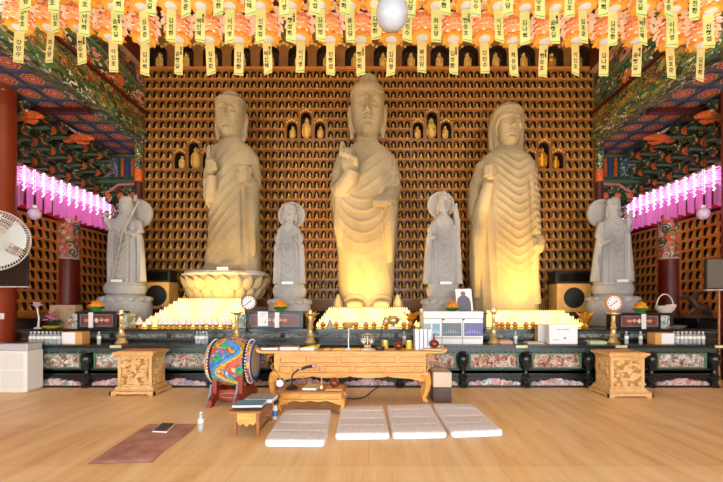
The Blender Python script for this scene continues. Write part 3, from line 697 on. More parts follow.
def carve(name, mb, voxel, fn, mt, parent, Y, px0, qb, smooth_it=3, zoff=0, place=None):
    """fuse the drawn pieces into one skin, soften it, cut the folds and features, and set it in the hall"""
    me = bpy.data.meshes.new('tmp'); me.from_pydata([(p[0], -p[2], -p[1]) for p in mb.v], [], mb.f)
    import bmesh
    bm = bmesh.new(); bm.from_mesh(me); bmesh.ops.recalc_face_normals(bm, faces=bm.faces); bm.to_mesh(me); bm.free()
    o = bpy.data.objects.new('tmp', me); COL.objects.link(o)
    r = o.modifiers.new('r', 'REMESH'); r.mode = 'VOXEL'; r.voxel_size = voxel
    s = o.modifiers.new('s', 'SMOOTH'); s.factor = .5; s.iterations = smooth_it
    dg = bpy.context.evaluated_depsgraph_get(); m2 = bpy.data.meshes.new_from_object(o.evaluated_get(dg))
    bpy.data.objects.remove(o); bpy.data.meshes.remove(me)
    n = len(m2.vertices); co = np.empty(n*3); m2.vertices.foreach_get('co', co); co = co.reshape(-1,3)
    no = np.array([v.normal[:] for v in m2.vertices]) if n else np.zeros((0,3))
    u, q, w = co[:,0], -co[:,2], -co[:,1]
    dn, dw = fn(u, q, w, no[:,0], -no[:,2], -no[:,1])
    co = co+no*dn[:,None]; co[:,1] -= dw
    k = Y/F; x0 = X(px0, Y); z0 = Z(qb, Y)+zoff
    base = (x0, Y, z0)
    out = np.empty_like(co); out[:,0] = (co[:,0]-px0)*k; out[:,1] = co[:,1]*k; out[:,2] = (co[:,2]+qb)*k
    off = parent['_o'] if parent is not None else base
    out += np.array(base)-np.array(off)
    m2.vertices.foreach_set('co', out.reshape(-1)); m2.name = name; m2.materials.clear(); m2.materials.append(mt)
    m2.polygons.foreach_set('use_smooth', [True]*len(m2.polygons)); m2.update()
    ob = bpy.data.objects.new(name, m2); COL.objects.link(ob); ob.parent = parent; ob['_o'] = tuple(off)
    return ob
def saw(ph, per, sharp=2.0):
    t = (ph/per) % 1.0
    return (1-np.abs(2*t-1))**sharp*1.0-.35
YS = 9.15
def zb(py): return Z(py, YS)
# ---- middle statue
def build_middle():
    t = thing('stone_buddha_statue', 'tallest giant standing stone buddha in the middle, right hand raised', 'statue', (X(367,YS), YS, 1.36), 'giant stone buddhas before the niche wall')
    b = MB()
    body_loft(b, [(309,338,394,19,17),(300,337.5,394.5,18,17),(280,336.5,396,17,17),(260,336,396.5,18,17),(240,334,398.5,19,18),(220,332,400,20,18),(200,331,400.5,20,18),(181,331,400.5,20,18),(170,333,400,19,17),(161,337,397,17,16),(155,342,392,15,14),(150,348,387,13,13),(146,353,381,11,12),(143,356,379,9.5,12),(137,356.5,378,9,12),(126,358,376,9,11)])
    head_loft(b, 367.5, [(140,6,13,10),(137.5,9.5,16,13),(133,13,17,15),(127,15,17.6,16),(119,16,17.8,17),(110,16.6,18,18),(102,16.8,17.6,18),(96,16.4,16.5,17.5),(90,14.5,14,16),(86,11,10,13)], w0=1)
    head_loft(b, 367.5, [(101,17.4,13,18.5),(98,17.4,17.8,18.6),(94,16.6,17.2,18),(90,15.0,15,16.5),(86.5,11,11,13)], w0=1)
    head_loft(b, 368.3, [(94,10.5,10,10),(88,10,10,10),(82,9.4,9.4,9.4),(78,7.8,7.8,7.8),(75.4,4,4,4)], w0=0)
    for sg in (-1, 1):
        T(b, [(367.5+sg*16.6,106,-1),(367.5+sg*17.3,114,0),(367.5+sg*16.9,124,1),(367.5+sg*15.8,133,2),(367.5+sg*15.2,139,3)], [2.4,3,2.4,2.3,2.6], 10)
    # raised right arm
    T(b, [(345,159,2),(340,176,7),(339,200,10),(340,226,11),(340,246,10)], [8.5,9,8,6.5,3])
    T(b, [(337,192,12),(344,186,18),(350,178,23),(353,170,25)], [8,9,8.5,7.5])
    E(b, (350.5,162,26), (8.5,12,5))
    T(b, [(344,156,27),(341.5,150,28),(342,144.5,28),(343,142,27.5)], [2.6,2.5,2.1,1.5])
    T(b, [(347,152,28),(344,149.5,32),(341,152,34),(340.5,156,33)], [2.7,2.6,2.3,1.8])
    T(b, [(350,152,28),(347.5,150,33),(344.5,153.5,35.5),(344,157.5,34)], [2.7,2.6,2.3,1.8])
    T(b, [(353.5,153,28),(351.5,151.5,33),(348.5,155,35),(348,159,33.5)], [2.5,2.4,2.1,1.7])
    T(b, [(356,164,28),(355,158,33),(350,156,36.5)], [3,2.6,2])
    # lowered left hand
    T(b, [(389.5,164,3),(391.5,180,8),(391.5,193,14),(389,198,24),(384,200,29)], [8.5,9,9,7.5,6])
    E(b, (381.5,200.5,30), (7.5,6,5))
    for i, du in enumerate((375,379,383,386.5)):
        T(b, [(du+1,197,33),(du,201.5,36),(du-.3,205.5,35),(du+.3,206.5,32)], [2.3,2.3,2.0,1.6])
    T(b, [(388,197,32),(391,201,35),(390,205,35)], [2.4,2.2,1.7])
    T(b, [(391,202,20),(390,222,20),(390,244,18),(391,262,15)], [7,7,5,2])
    for x in (355,381):
        E(b, (x,304,20), (9,4.5,9))
        for i in range(5): E(b, (x-6.4+3.2*i,306,27.5-abs(i-2)*.7), (1.8,2,2.5))
    def fn(u, q, w, nu, nq, nw):
        fr = np.clip(nw*1.3, 0, 1)*(w < 26)
        d = np.zeros_like(u); du = u-363
        ph = q+.030*du**2
        amp = np.clip((q-196)/10, 0, 1)*np.clip((272-q)/45, .12, 1)*np.clip((27-np.abs(du))/8, 0, 1)
        d += amp*1.2*saw(ph, 10.5, 3.6)
        chest = np.clip((q-156)/6, 0, 1)*np.clip((200-q)/8, 0, 1)
        d += chest*1.2*saw(q+.42*(u-350)+.008*(u-350)**2, 13, 3)*np.clip((u-350)/8, 0, 1)
        d += np.clip((u-386)/5, 0, 1)*np.clip((q-158)/8, 0, 1)*np.clip((240-q)/30, 0, 1)*.9*saw(u+.1*q, 4.5, 2)
        d += np.clip((q-262)/8, 0, 1)*.5*saw(u-.25*q, 13, 2)
        d += np.clip((341-u)/4, 0, 1)*np.clip((q-185)/10, 0, 1)*.8*saw(u+.05*q, 5, 2)
        d += 1.4*((q > 136) & (q < 147))*saw(q+.02*(u-367)**2, 3.6, 1.5)*.6
        d = d*fr
        hair = (q < 99.5)
        d = d+hair*.85*np.sin(u*1.9)*np.sin(q*1.9)*np.sin(w*1.9+.5)
        hem = np.clip((q-292)/4,0,1)*np.clip((304-q)/3,0,1)*np.maximum(G(np.hypot(u-355,(q-304)*1.3)-11,1.3),G(np.hypot(u-381,(q-304)*1.3)-11,1.3))*1.4
        d += hem*fr
        return d, face(u, q, nw, 367.5, 97.5, 138)
    carve('body', b, .8, fn, M['stone'], t, YS, 367, 309, 2)
    for px in (338,398):
        m = MB(); m.lathe([(.14,1.42),(.14,1.47),(.11,1.49),(.10,1.6),(.06,1.66),(.05,1.72),(.02,1.75)], (X(px,8.7),8.72,-.06), 6); m.build('corner_post', M['stone'], t)
# ---- left statue
def build_left():
    t = thing('stone_buddha_statue', 'giant standing stone buddha on the lotus pedestal, holding a small bowl at the chest', 'statue', (X(226,YS), YS, 1.42), 'giant stone buddhas before the niche wall')
    b = MB()
    body_loft(b, [(276,203,263,17,15),(271,203,263,17,15),(255,205.6,261.8,16,15),(240,208,261,16,15),(220,209,260.7,16.5,15),(209,208.5,260.6,17,15.5),(195,206,261,17,16),(175,206,261,17,16),(165,206,260.5,16.5,15),(158,207.5,259,15.5,14),(153,210,256,14,13),(148,214,252,12.5,12),(145,219,247,10.5,12),(142,222.5,243.5,8.6,12),(137,223.5,242.5,8,11),(128,224,242,8,10)])
    hx = 231.5
    head_loft(b, hx, [(141,5,11,9),(138.5,8.5,14,11),(134,11.5,15.4,13),(128,13.2,15.8,14),(120,14,16,15),(112,14.4,15.8,15.6),(106,14.2,15,15.4),(102.5,12.6,12.6,14),(100,9.5,9.5,11.5)], w0=1)
    head_loft(b, hx, [(107,15.2,11,16),(104,15.2,15.4,16.4),(101.5,13.6,13.2,15),(99.6,10,10,12)], w0=1)
    head_loft(b, hx, [(102,8.6,9,9),(97,8.5,9,9),(94.5,7.6,8,8),(93.2,4.5,5,5)], w0=0)
    for sg in (-1, 1):
        T(b, [(hx+sg*14.2,114,-1),(hx+sg*14.8,121,0),(hx+sg*14.4,130,1),(hx+sg*13.2,138,2),(hx+sg*13,141,3)], [2.0,2.5,2.1,2.1,2.0], 10)
    T(b, [(214,160,2),(210.5,178,6),(210,198,9),(211,208,10)], [7.5,7,6.5,3])
    T(b, [(210,200,12),(212,188,18),(212.4,175,21)], [6.5,5.6,4.8])
    E(b, (211.5,166,22), (5.6,8,4.4))
    T(b, [(209.2,160,23),(208.8,153,23.6),(209.2,147.5,23.4),(209.6,145,23)], [2.5,2.3,1.9,1.2])
    for i in range(4):
        q = 160.5+3.1*i; T(b, [(216.4,q-.4,23.5),(212,q,26.6),(207.8,q+.4,26),(206,q+.6,23.6)], [1.7,1.8,1.7,1.3], 8)
    T(b, [(216,170,24),(215,163,27),(211.5,159.5,27.6)], [2,1.9,1.5])
    T(b, [(252,160,2),(254,176,6),(254,186,12),(250,181.5,20),(244,177,25)], [7,7.4,7,5.6,4.8])
    E(b, (243.5,174.5,26), (9,4.2,6))
    for i in range(4):
        q = 173+2.5*i; T(b, [(251,q+.6,28),(246,q,31.5),(240,q+.2,31.6),(236.6,q+.6,29.6)], [1.5,1.7,1.7,1.3], 8)
    T(b, [(251,172,28),(250,168,30),(247,166.5,31)], [1.8,1.6,1.3])
    b.lathe([(3.2,-1.2),(6.6,1.5),(8.2,4.6),(8.4,6.4),(7.2,6.6),(5.6,4.2)], (0,0,0), 20); n0 = len(b.v)-120
    for i in range(n0, len(b.v)): x, y, z = b.v[i]; b.v[i] = pj((243+x, 171-z, 27+y))
    T(b, [(252,184,16),(252.5,206,17),(253,232,15),(254,256,12)], [6.4,6,5,2])
    for x in (215.5,236.5): E(b, (x,272.5,17), (10,3.6,8))
    def fn(u, q, w, nu, nq, nw):
        fr = np.clip(nw*1.3, 0, 1)*(w < 20.5); d = np.zeros_like(u)
        left = np.clip((247-u)/5, 0, 1)*np.clip((q-150)/6, 0, 1)
        cur = q+1.35*(u-225)-.012*(u-225)**2*np.sign(u-225)
        d += left*np.clip((268-q)/40, .3, 1)*.95*saw(cur, 11.5, 3.4)
        d += np.clip((u-245)/3, 0, 1)*np.clip((q-188)/8, 0, 1)*1.0*saw(u, 8, 2)
        d -= 1.8*G(u-246.5-.02*(q-190), 1.5)*np.clip((q-190)/6, 0, 1)*np.clip((258-q)/8, 0, 1)
        d += np.clip((q-264)/3, 0, 1)*1.3*np.maximum(G(np.hypot(u-215.5,(q-273)*1.5)-11,1.2), G(np.hypot(u-236.5,(q-273)*1.5)-11,1.2))
        d += .9*((q > 138) & (q < 146))*saw(q+.02*(u-233)**2, 3.2, 1.5)
        d = d*fr
        d = d+(q < 106.5)*.25*np.sin(u*1.8)*np.sin(q*1.8)
        return d, face(u, q, nw, hx, 104, 138.6)
    carve('body', b, .8, fn, M['stone'], t, YS, 226, 276, 2)
    # lotus pedestal: slab over two rings of upturned petals
    p = MB(); k = YS/F; cx = X(226,YS); zt = Z(276,YS)
    sq = (1,.62)
    p.lathe([(40*k,zt-.02),(43*k,zt),(43*k,zt+.045),(40*k,zt+.05),(40*k,zt+.095),(38*k,zt+.1)], (cx,YS,0), 48, sq=sq)
    pl = p.build('slab', M['stone_grey'], t)
    p = MB(); p.lathe([(29*k,1.42),(29*k,1.55),(32*k,1.62),(37*k,1.85),(40*k,2.12),(41*k,zt-.02)], (cx,YS,0), 48, sq=sq)
    for (r0,z0,r1,z1,n,off,wd) in ((31.5,1.58,38,1.86,20,0,.14),(36,1.80,42.5,2.12,20,.5,.15)):
        for j in range(n):
            a = 2*PI*(j+off)/n
            def pt(uu, vv):
                t_ = vv; x_ = (uu-.5)*2
                r = (r0+(r1-r0)*t_**.8)*k*1.0+.035*math.sin(PI*min(1,t_*1.1))*(1-x_*x_)+.05*(1-x_*x_)
                wd_ = wd*math.sqrt(max(.02, 1-max(0,(t_-.5)/.5)**2))
                an = a+x_*wd_*(1.12)
                z = z0+(z1-z0)*t_*(1-.10*x_*x_)
                return (cx+r*math.cos(an), YS+r*math.sin(an)*.62, z)
            p.grid(pt, 6, 6)
    p.build('lotus_base', M['stone'], t, smooth=50)
    m = MB(); m.box(X(216,8.5),X(227,8.5),YS-.60,YS-.585,zt+.1,zt+.155); m.build('plaque', M['paper'], t)
# ---- right statue
def build_right():
    t = thing('stone_buddha_statue', 'giant standing stone buddha on the right, robe in rippling folds, left arm hanging', 'statue', (X(504,YS), YS, 1.24), 'giant stone buddhas before the niche wall')
    b = MB()
    body_loft(b, [(314,468.5,540.5,17,15),(300,468.5,538.5,17,15),(280,468,538,17,15),(262,467.5,538,17,15.5),(245,468,537.5,17.5,16),(230,468.5,537,18,16),(215,469.5,538,18,16),(200,470.5,538.5,18,16),(180,472.5,538.5,17.5,16),(170,475,536.5,17,15.5),(163,478,533.5,16,15),(157,483,529,14.5,14),(153.5,489,523,13,13),(150.5,495.5,518,9.5,12),(146,498.5,516,8,11),(138,499,516,8,10)])
    hx = 507.0
    head_loft(b, hx, [(149,4.6,10.5,9),(146.5,7.6,13.4,11),(142,10.6,14.8,13),(136,12.4,15.4,14),(128,13.2,15.6,15),(121,13.2,15,15),(115,12.4,13.6,14.5),(110,10,11,12)], w0=1)
    # long hair cap that comes down behind the ears
    head_loft(b, 507.2, [(154,13,2,12),(148,15.2,2.5,13.5),(138,16.4,3,15.5),(128,17.1,5,17),(122,17.2,8,17.5),(116.5,16.4,13.4,17),(112,14.6,14.6,15.4),(108.5,11.2,11.6,12),(106,7,8,8)], w0=0)
    E(b, (507.6,106.5,-1), (6.4,4.6,6.4))
    T(b, [(497.2,137,13.5),(496,128,13),(498,120.5,14.4),(503,115.6,15.4),(509,114,15.8),(515,115.6,15.4),(520,120.5,14.4),(521.6,128,13)], [1.3]*8, 8)
    for sg in (-1, 1): T(b, [(hx-1+sg*14.6,124,0),(hx-1+sg*15.6,133,1),(hx-1+sg*15.2,143,2),(hx-1+sg*14.6,151,3)], [2.4,2.6,2.4,2.2], 10)
    T(b, [(484,166,2),(477,190,6),(476,216,9),(478,228,11)], [8.5,8.5,8,5])
    T(b, [(477,224,12),(483.5,202,19),(489,182,25)], [7.5,6.6,5.6])
    E(b, (489.5,171.5,27), (7.4,7,5))
    for i in range(4):
        a = i*1.0; T(b, [(496-.4*i,168+2.3*i,29),(491,165.2+2.6*i,33),(485.5,167+2.6*i,33),(483.4,170+2.3*i,30)], [1.9,2.0,1.9,1.5], 8)
    T(b, [(495,176,29),(492,177.5,32.4),(486.5,178,32.6)], [2.2,2,1.6])
    T(b, [(482,200,17),(478,232,15),(475,264,13),(475,298,10)], [6,7,6,3])
    T(b, [(525.5,166,2),(530.5,190,5),(532.5,214,8),(536,234,10)], [8.4,8,7.2,5.2])
    E(b, (539.5,242,11), (5.4,8.4,5.4))
    for i in range(4):
        T(b, [(543.6-2.3*i,240,15),(543-2.3*i,246,16.5),(541.6-2*i,251,14.5),(541-2*i,252,11.5)], [1.6,1.7,1.5,1.2], 8)
    T(b, [(536,238,14),(534.6,244,15.6),(535.4,249,15)], [1.7,1.6,1.3])
    T(b, [(534,252,10),(533.5,276,9),(535,304,8)], [5,5,6])
    def fn(u, q, w, nu, nq, nw):
        fr = np.clip(nw*1.35, 0, 1)*(w < 22); d = np.zeros_like(u); du = u-512.5
        ph = q+(.85*(np.sqrt(du**2+20)-4.5)); zone = np.clip((24-np.abs(du))/6, 0, 1)*np.clip((q-157)/4, 0, 1)
        d += zone*np.clip((300-q)/50, .1, 1)*1.15*saw(ph, 8.2, 3.2)
        d += np.clip((496-u)/5, 0, 1)*np.clip((q-175)/10, 0, 1)*1.0*saw(u-.06*q, 7.5, 2)
        d += np.clip((u-527)/4, 0, 1)*np.clip((q-172)/6, 0, 1)*np.clip((236-q)/6, 0, 1)*1.1*saw(q-.5*(u-530), 6.2, 2)
        d -= 1.6*G(u-(525+.07*(q-190)), 2.2)*np.clip((q-180)/8, 0, 1)*np.clip((245-q)/20, 0, 1)
        d += .8*((q > 146) & (q < 153))*saw(q, 3, 1.5)
        return d*fr, face(u, q, nw, hx, 115.5, 147)
    carve('body', b, .8, fn, M['stone'], t, YS, 504, 314, 3, zoff=.0)
build_middle(); build_left(); build_right()
# ---- four smaller bodhisattvas with haloes on drum pedestals
def bodhi(px, Y, spec, fx, qt, qc, crown, halo, arms, label, pw, fold, vox=.32):
    t = thing('stone_bodhisattva_statue', label, 'statue', (X(px,Y), Y, 1.0), 'smaller stone statues with haloes')
    b = MB(); s = (qc-qt)/40
    body_loft(b, spec, 32, 2.4)
    head_loft(b, fx, [(qc+2*s,5*s,11*s,9*s),(qc,9*s,15*s,13*s),(qc-6*s,13.5*s,16.5*s,15*s),(qc-14*s,15.6*s,17*s,17*s),(qc-24*s,16.4*s,17*s,18*s),(qc-33*s,16.4*s,16.5*s,18*s),(qc-42*s,14.5*s,14.5*s,16*s),(qc-49*s,9*s,9*s,11*s)], 24)
    T(b, [(fx,qc-5*s,-2*s),(fx,qc+8*s,-1*s)], [10*s,11*s])
    for i, (du, hq, r) in enumerate(crown): T(b, [(fx+du,qt+1,4*s),(fx+du,qt-hq*.6,5*s),(fx+du*1.1,qt-hq,4*s)], [r,r*.85,r*.3], 10)
    for sg in (-1, 1): T(b, [(fx+sg*16*s,qc-26*s,0),(fx+sg*17*s,qc-12*s,1*s),(fx+sg*15.5*s,qc+3*s,2*s)], [2.4*s,3*s,2.8*s], 8)
    for pts, rad in arms: T(b, pts, rad, 10)
    def fn(u, q, w, nu, nq, nw):
        fr = np.clip(nw*1.4, 0, 1); du = u-px-fold
        body = np.clip((q-qc-6)/3, 0, 1)
        d = body*.55*saw(q+.16*du**2, 6.4, 2.2)*np.clip((7-np.abs(du))/2, 0, 1)
        d += body*.5*saw(u, 3.6, 2)*np.clip((np.abs(du)-6.5)/2, 0, 1)
        d -= 1.0*G(np.abs(du)-7.6, .9)*np.clip((q-qc-14)/4, 0, 1)
        hair = np.clip((qt+2-q)/1.5, 0, 1)*.25*np.sin(u*3.2)*np.sin(q*3.2)
        return d*fr+hair, face(u, q, nw, fx, qt, qc)
    carve('body', b, vox, fn, M['stone_grey'], t, Y, px, spec[0][0], 2)
    k = Y/F; hx, hq, hr = halo
    m = MB(); m.lathe([(.02,-.03),(hr*k*.8,-.03),(hr*k*.82,-.045),(hr*k*.97,-.045),(hr*k,-.03),(hr*k,.035),(.02,.035)], (X(hx,Y),Y+.19,Z(hq,Y)), 40, 0, 'y')
    m.build('halo', M['stone_grey'], t, smooth=30)
    zt = Z(spec[0][0], Y); cx = X(px, Y); w = pw*k
    m = MB(); m.lathe([(w*.66,zt-.27),(w*.74,zt-.24),(w*.79,zt-.15),(w*.78,zt-.07),(w*.72,zt-.035),(w*.72,zt+.005),(.02,zt+.005)], (cx,Y,0), 36, sq=(1,.8)); m.build('upper_drum', M['stone_grey'], t)
    m = MB(); m.lathe([(w*.98,1.0),(w,1.02),(w,zt-.46),(w*.9,zt-.34),(w*.7,zt-.27),(.02,zt-.27)], (cx,Y,0), 36, sq=(1,.8))
    for j in range(14):
        a = 2*PI*j/14; m.ell((cx+w*.86*math.cos(a), Y+w*.86*math.sin(a)*.8, zt-.37), (.1,.08,.07), 10, 6)
    m.build('lower_drum', M['stone_grey'], t)
    m = MB(); m.box(cx-.11,cx+.13,Y-w*.60,Y-w*.58,zt+.005,zt+.06); m.build('plaque', M['paper'], t)
    return t
YB = 8.35
bodhi(289.5, YB, [(285,275.5,302.5,9,8),(270,276,302,8.5,8),(255,276.5,302,8.5,8),(240,277,302,8.5,8),(231,277.5,301,8,7.5),(227.5,280,299,7,7),(224.5,284,295,5.5,6),(222,286,293.5,5,5)], 290, 207.5, 222.5, [(0,4,3.4)], (290,213.7,13.9),
    [([(282,232,1),(278.5,240,3),(280,247,6),(286,246,9)],[4,4,3.2,2.2]), ([(297,232,1),(300,239,3),(299,244,6),(294.5,238,9.5)],[4,4,3.4,2.4]), ([(294.5,239,9),(294,236,10.4),(295.5,233.5,10.6)],[2,1.6,1]), ([(286,246,9),(289.5,245,10.5),(291,246.5,10)],[1.8,1.4,1]),
     ([(277.5,245,4),(277,265,4),(276.5,284,5)],[3.2,3.4,3.6]), ([(301,245,4),(301.5,265,4),(302,284,5)],[3.2,3.4,3.6])],
    'smaller grey stone statue with round halo between the left and middle giants', 21, 0)
bodhi(443, YB, [(285,427,459.5,9.5,8),(275,427.5,458.5,9,8),(258,429,457,9,8),(240,430,456,9,8),(228,431,455.5,8.5,8),(221,432.5,453.5,8,7.5),(217,436,450,6.5,6.5),(214.5,439.5,447.5,5.5,5.5),(212,440,447,5,5)], 444, 198, 213, [(-3.4,4,2),(0,7.5,2.4),(3.4,4,2)], (442.5,203,13.9),
    [([(436,223,1),(431,231,4),(431,238,7),(437,237,10)],[4.4,4.2,3.6,2.6]), ([(437,237,10),(440,236,11.5),(441.5,238,11)],[2,1.6,1]), ([(450,223,1),(455.5,229,4),(457,222,7),(456,211,8)],[4,3.6,3,2.4]), ([(456,211,8),(455.5,207,8.4),(456.5,203.5,8)],[2.2,1.9,1.1]), ([(454,210,9),(453,207.5,9.6),(453.5,205,9)],[1.2,1.1,.8]), ([(459,219,7),(459,240,7),(458,262,7)],[1.2,1.3,1]),
     ([(430,236,5),(428,258,5),(427,284,6)],[3.6,3.8,4.6]), ([(456,228,5),(457.5,255,5),(458.5,284,6)],[3.4,3.6,4.4])],
    'smaller grey stone statue with raised hand and round halo between the middle and right giants', 21, 0)
YC = 8.75
bodhi(125.5, YC, [(283,110,143,9,8),(270,109,142.5,8.5,8),(250,109,142,8.5,8),(235,110,142,8.5,8),(225,112,141.5,8,7.5),(220,115,139,7,7),(217,120,134,6,6),(214,122.5,131.5,5,5)], 126.5, 200.5, 216, [(-3.5,3,2.6),(3,4,2.6),(9,6,2)], (133.5,211.5,14.5),
    [([(115,221,1),(109.5,230,4),(107,222,6),(105.5,217,7)],[4,3.6,2.8,2.2]), ([(105.5,217,7),(103.5,214.8,7.6),(106.5,213.4,8),(110,215,7.6)],[1.8,1.7,1.6,1.2]), ([(138,222,1),(140,231,4),(134,235,8),(125,231,10)],[4,4,3.2,2.4]), ([(125,231,10),(122,229.5,11),(121,232,11)],[1.8,1.5,1]),
     ([(139,201,9),(131,216,10.5),(122.5,232,11.5),(117,256,10.5),(112.5,282,10)],[1.1,1.1,1.1,1.1,1.1]), ([(112,232,5),(110.5,258,5),(112,282,6)],[3.2,3.6,4]), ([(139,235,5),(141,258,5),(141.5,282,6)],[3.6,3.8,4.6])],
    'smaller stone statue with a long slanting staff at the far left', 25, 0)
bodhi(612.5, YC, [(283,594,631,9.5,8),(270,596,629.5,9,8),(250,598,629,9,8),(238,598,629.5,8.5,8),(228,599,628,8.5,8),(222,602,624,7.5,7),(218,606,619,6.5,6),(215,608,616,5.5,5)], 613, 202, 217.5, [(-4,3,2.4),(0,5,3),(5,4,2)], (606.5,211.5,14.5),
    [([(602,224,1),(599,236,5),(604,244,9),(610,240,11)],[4.4,4.2,3.4,2.6]), ([(610,240,11),(613,238.5,12),(614.5,240.5,11.6)],[2,1.6,1]), ([(623,224,1),(629,230,4),(629.5,222,7),(628,216,8)],[4,3.6,2.8,2.2]), ([(628,216,8),(630.5,213.5,8.5),(632,215.5,8)],[1.8,1.6,1]),
     ([(600,238,5),(597,258,6),(595.5,282,7)],[3.6,3.8,5]), ([(627,234,5),(628.5,258,5),(629.5,282,6)],[3.2,3.6,4])],
    'smaller stone statue with crown and round halo at the far right', 25, 0)
# ------------------------------------------------------------------ altar
M['carving'] = painted('painted relief carving', [(196,196,190),(150,92,60),(176,160,140),(206,150,140),(120,130,96),(214,214,210),(96,60,42),(150,168,160)], 13, mix2=[(220,220,214),(190,120,92),(140,84,56),(206,200,190)], s2=2.2, bump=.01)
M['carving_warm'] = painted('rust relief carving', [(200,178,160),(150,84,52),(170,104,70),(206,190,180),(120,66,44),(190,150,120)], 13, mix2=[(214,200,190),(140,80,50),(196,170,150)], s2=2.2, bump=.01)
M['cloudpink'] = painted('pink cloud carving', [(206,160,156),(214,186,184),(150,150,160),(206,206,204),(190,120,110)], 9, mix2=[(216,190,188),(190,140,140),(120,130,140)], s2=2.5, bump=.01)
M['stripcarve'] = painted('narrow carved strip', [(120,130,110),(90,96,84),(150,150,136),(60,70,66),(140,96,70)], 16, mix2=[(160,160,146),(70,80,74)], s2=2, bump=.008)
M['greenframe'] = mat('green panel frame', (78,118,88), .5, var=.15)
AY = 6.88
def relief(mb, x0, x1, z0, z1, y, amp, seed, nx=56, nz=16, m=0):
    r = random.Random(seed); bl = [(r.random(), r.random(), r.uniform(.03,.09), r.uniform(.5,1)) for _ in range(34)]
    asp = (x1-x0)/(z1-z0)
    def f(u, v):
        h = sum(a*math.exp(-(((u-cu)*asp)**2+(v-cv)**2)/(s*2)**2*1.5) for cu, cv, s, a in bl)
        e = min(1, 12*min(u, 1-u), 5*min(v, 1-v))
        return (x0+(x1-x0)*u, y-amp*min(1.3, h)*max(0, e), z0+(z1-z0)*v)
    mb.grid(f, nx, nz, m)
alt = thing('altar_table', 'long black lacquer altar table with painted carved panels across the hall', 'altar', (0, 7.18, 0))
m = MB(); m.box(-6.16, 6.16, AY-.03, 7.465, .705, .76); m.box(-6.13, 6.13, AY, 7.465, .653, .705, 1)
for i in range(123): m.prism([(-6.1+.1*i+dx, .653+dz) for dx, dz in ((0,.0),(.02,-.022),(.05,-.03),(.08,-.022),(.1,0))], 'xz', AY-.005, AY+.03, 1)
m.build('top', [M['lac'], M['lacedge']], alt, smooth=0)
m = MB(); m.box(-6.1, 6.1, AY+.09, 7.465, .02, .653, 0)
for z0, z1, d in ((.62,.653,.02),(.30,.335,.03),(.25,.30,.0),(.2,.25,.035),(.165,.2,.06),(0,.035,.05)): m.box(-6.13, 6.13, AY+.09-d if d < .05 else AY+.03, AY+.1, z0, z1, 0)
m.box(-6.13, 6.13, AY+.055, AY+.1, .196, .204, 1)
m.build('body', [M['lac'], M['lacedge']], alt, smooth=0)
bxs = [sg*(.55+1.117*k) for k in range(6) for sg in (-1, 1)]; bxs.sort()
for x in bxs:
    m = MB(); m.lathe([(.075,.0),(.085,.03),(.06,.06),(.05,.1),(.08,.16),(.085,.2),(.06,.23),(.045,.28),(.06,.36),(.095,.45),(.105,.52),(.09,.57),(.06,.6),(.08,.63),(.08,.653)], (x,AY+.055,0), 18)
    m.build('baluster', M['lac'], alt)
for i, (a, b_) in enumerate(zip(bxs, bxs[1:])):
    m = MB(); x0, x1 = a+.15, b_-.15; f = AY+.06
    for q in ((x0-.03,x1+.03,.583,.61),(x0-.03,x1+.03,.335,.358),(x0-.03,x0,.358,.583),(x1,x1+.03,.358,.583)): m.box(q[0], q[1], f, f+.031, q[2], q[3])
    m.build('panel_frame', M['greenframe'], alt, smooth=0)
    m = MB(); relief(m, x0, x1, .358, .583, AY+.085, .045, i); m.build('carved_panel', M['carving_warm'] if 5 <= i <= 8 else M['carving'], alt, smooth=80)
    m = MB(); n = 8; pts = [(a+.1,.038)]
    for k in range(n+1):
        for j in range(4):
            tt = (k+j/4)/n
            if tt > 1: break
            pts.append((a+.1+(b_-a-.2)*tt, .07+.05*math.sin(PI*min(1,tt*1.0))+.028*math.sin(PI*j/4)+(.035 if k in (3,4) else 0)))
    pts.append((b_-.1,.038)); m.prism(pts, 'xz', AY+.04, AY+.095); m.build('cloud_band', M['cloudpink'], alt)
for px in (17,117,236,521,620,719,437):
    x = X(px, AY); m = MB(); m.box(x-.1, x+.1, AY-.042, AY-.03, .712, .757); m.build('name_plate', M['cream'], alt, smooth=0)
up = thing('altar_shelf', 'upper black lacquer altar step with narrow carved strips behind the long altar table', 'altar', (0, 7.7, .0))
UY = 7.5
m = MB(); m.box(-6.75, 6.75, UY-.03, 7.98, .955, 1.0, 0); m.box(-6.7, 6.7, UY+.03, 7.98, .0, .955, 0); m.box(-6.7, 6.7, UY-.005, UY+.03, .925, .955, 1); m.box(-6.7, 6.7, UY+.0, UY+.03, .8, .815, 1); m.box(-6.7,6.7,UY-.01,UY+.03,.762,.8,0)
m.build('body', [M['lac'], M['lacedge']], up, smooth=0)
for i in range(11):
    x0 = -6.0+1.095*i; m = MB(); relief(m, x0, x0+1.0, .83, .91, UY+.028, .02, 50+i, 40, 6); m.build('carved_strip', M['stripcarve'], up, smooth=80)
for a, b_, h, wh_ in ((-4.6,-2.2,1.42,'left'),(-.95,.88,1.36,'middle'),(2.2,4.25,1.24,'right')):
    m = MB(); m.box(a, b_, 8.57, 9.71, 1.0, h); tag(m.build('statue_plinth', M['darkred'], smooth=0), f'dark timber plinth under the {wh_} giant stone buddha', 'plinth')
m = MB(); m.box(-6.12, 6.12, 7.99, 9.72, 0, 1.0)
tag(m.build('statue_platform', M['darkred'], smooth=0), 'dark timber platform carrying the stone statues behind the altar', 'platform')

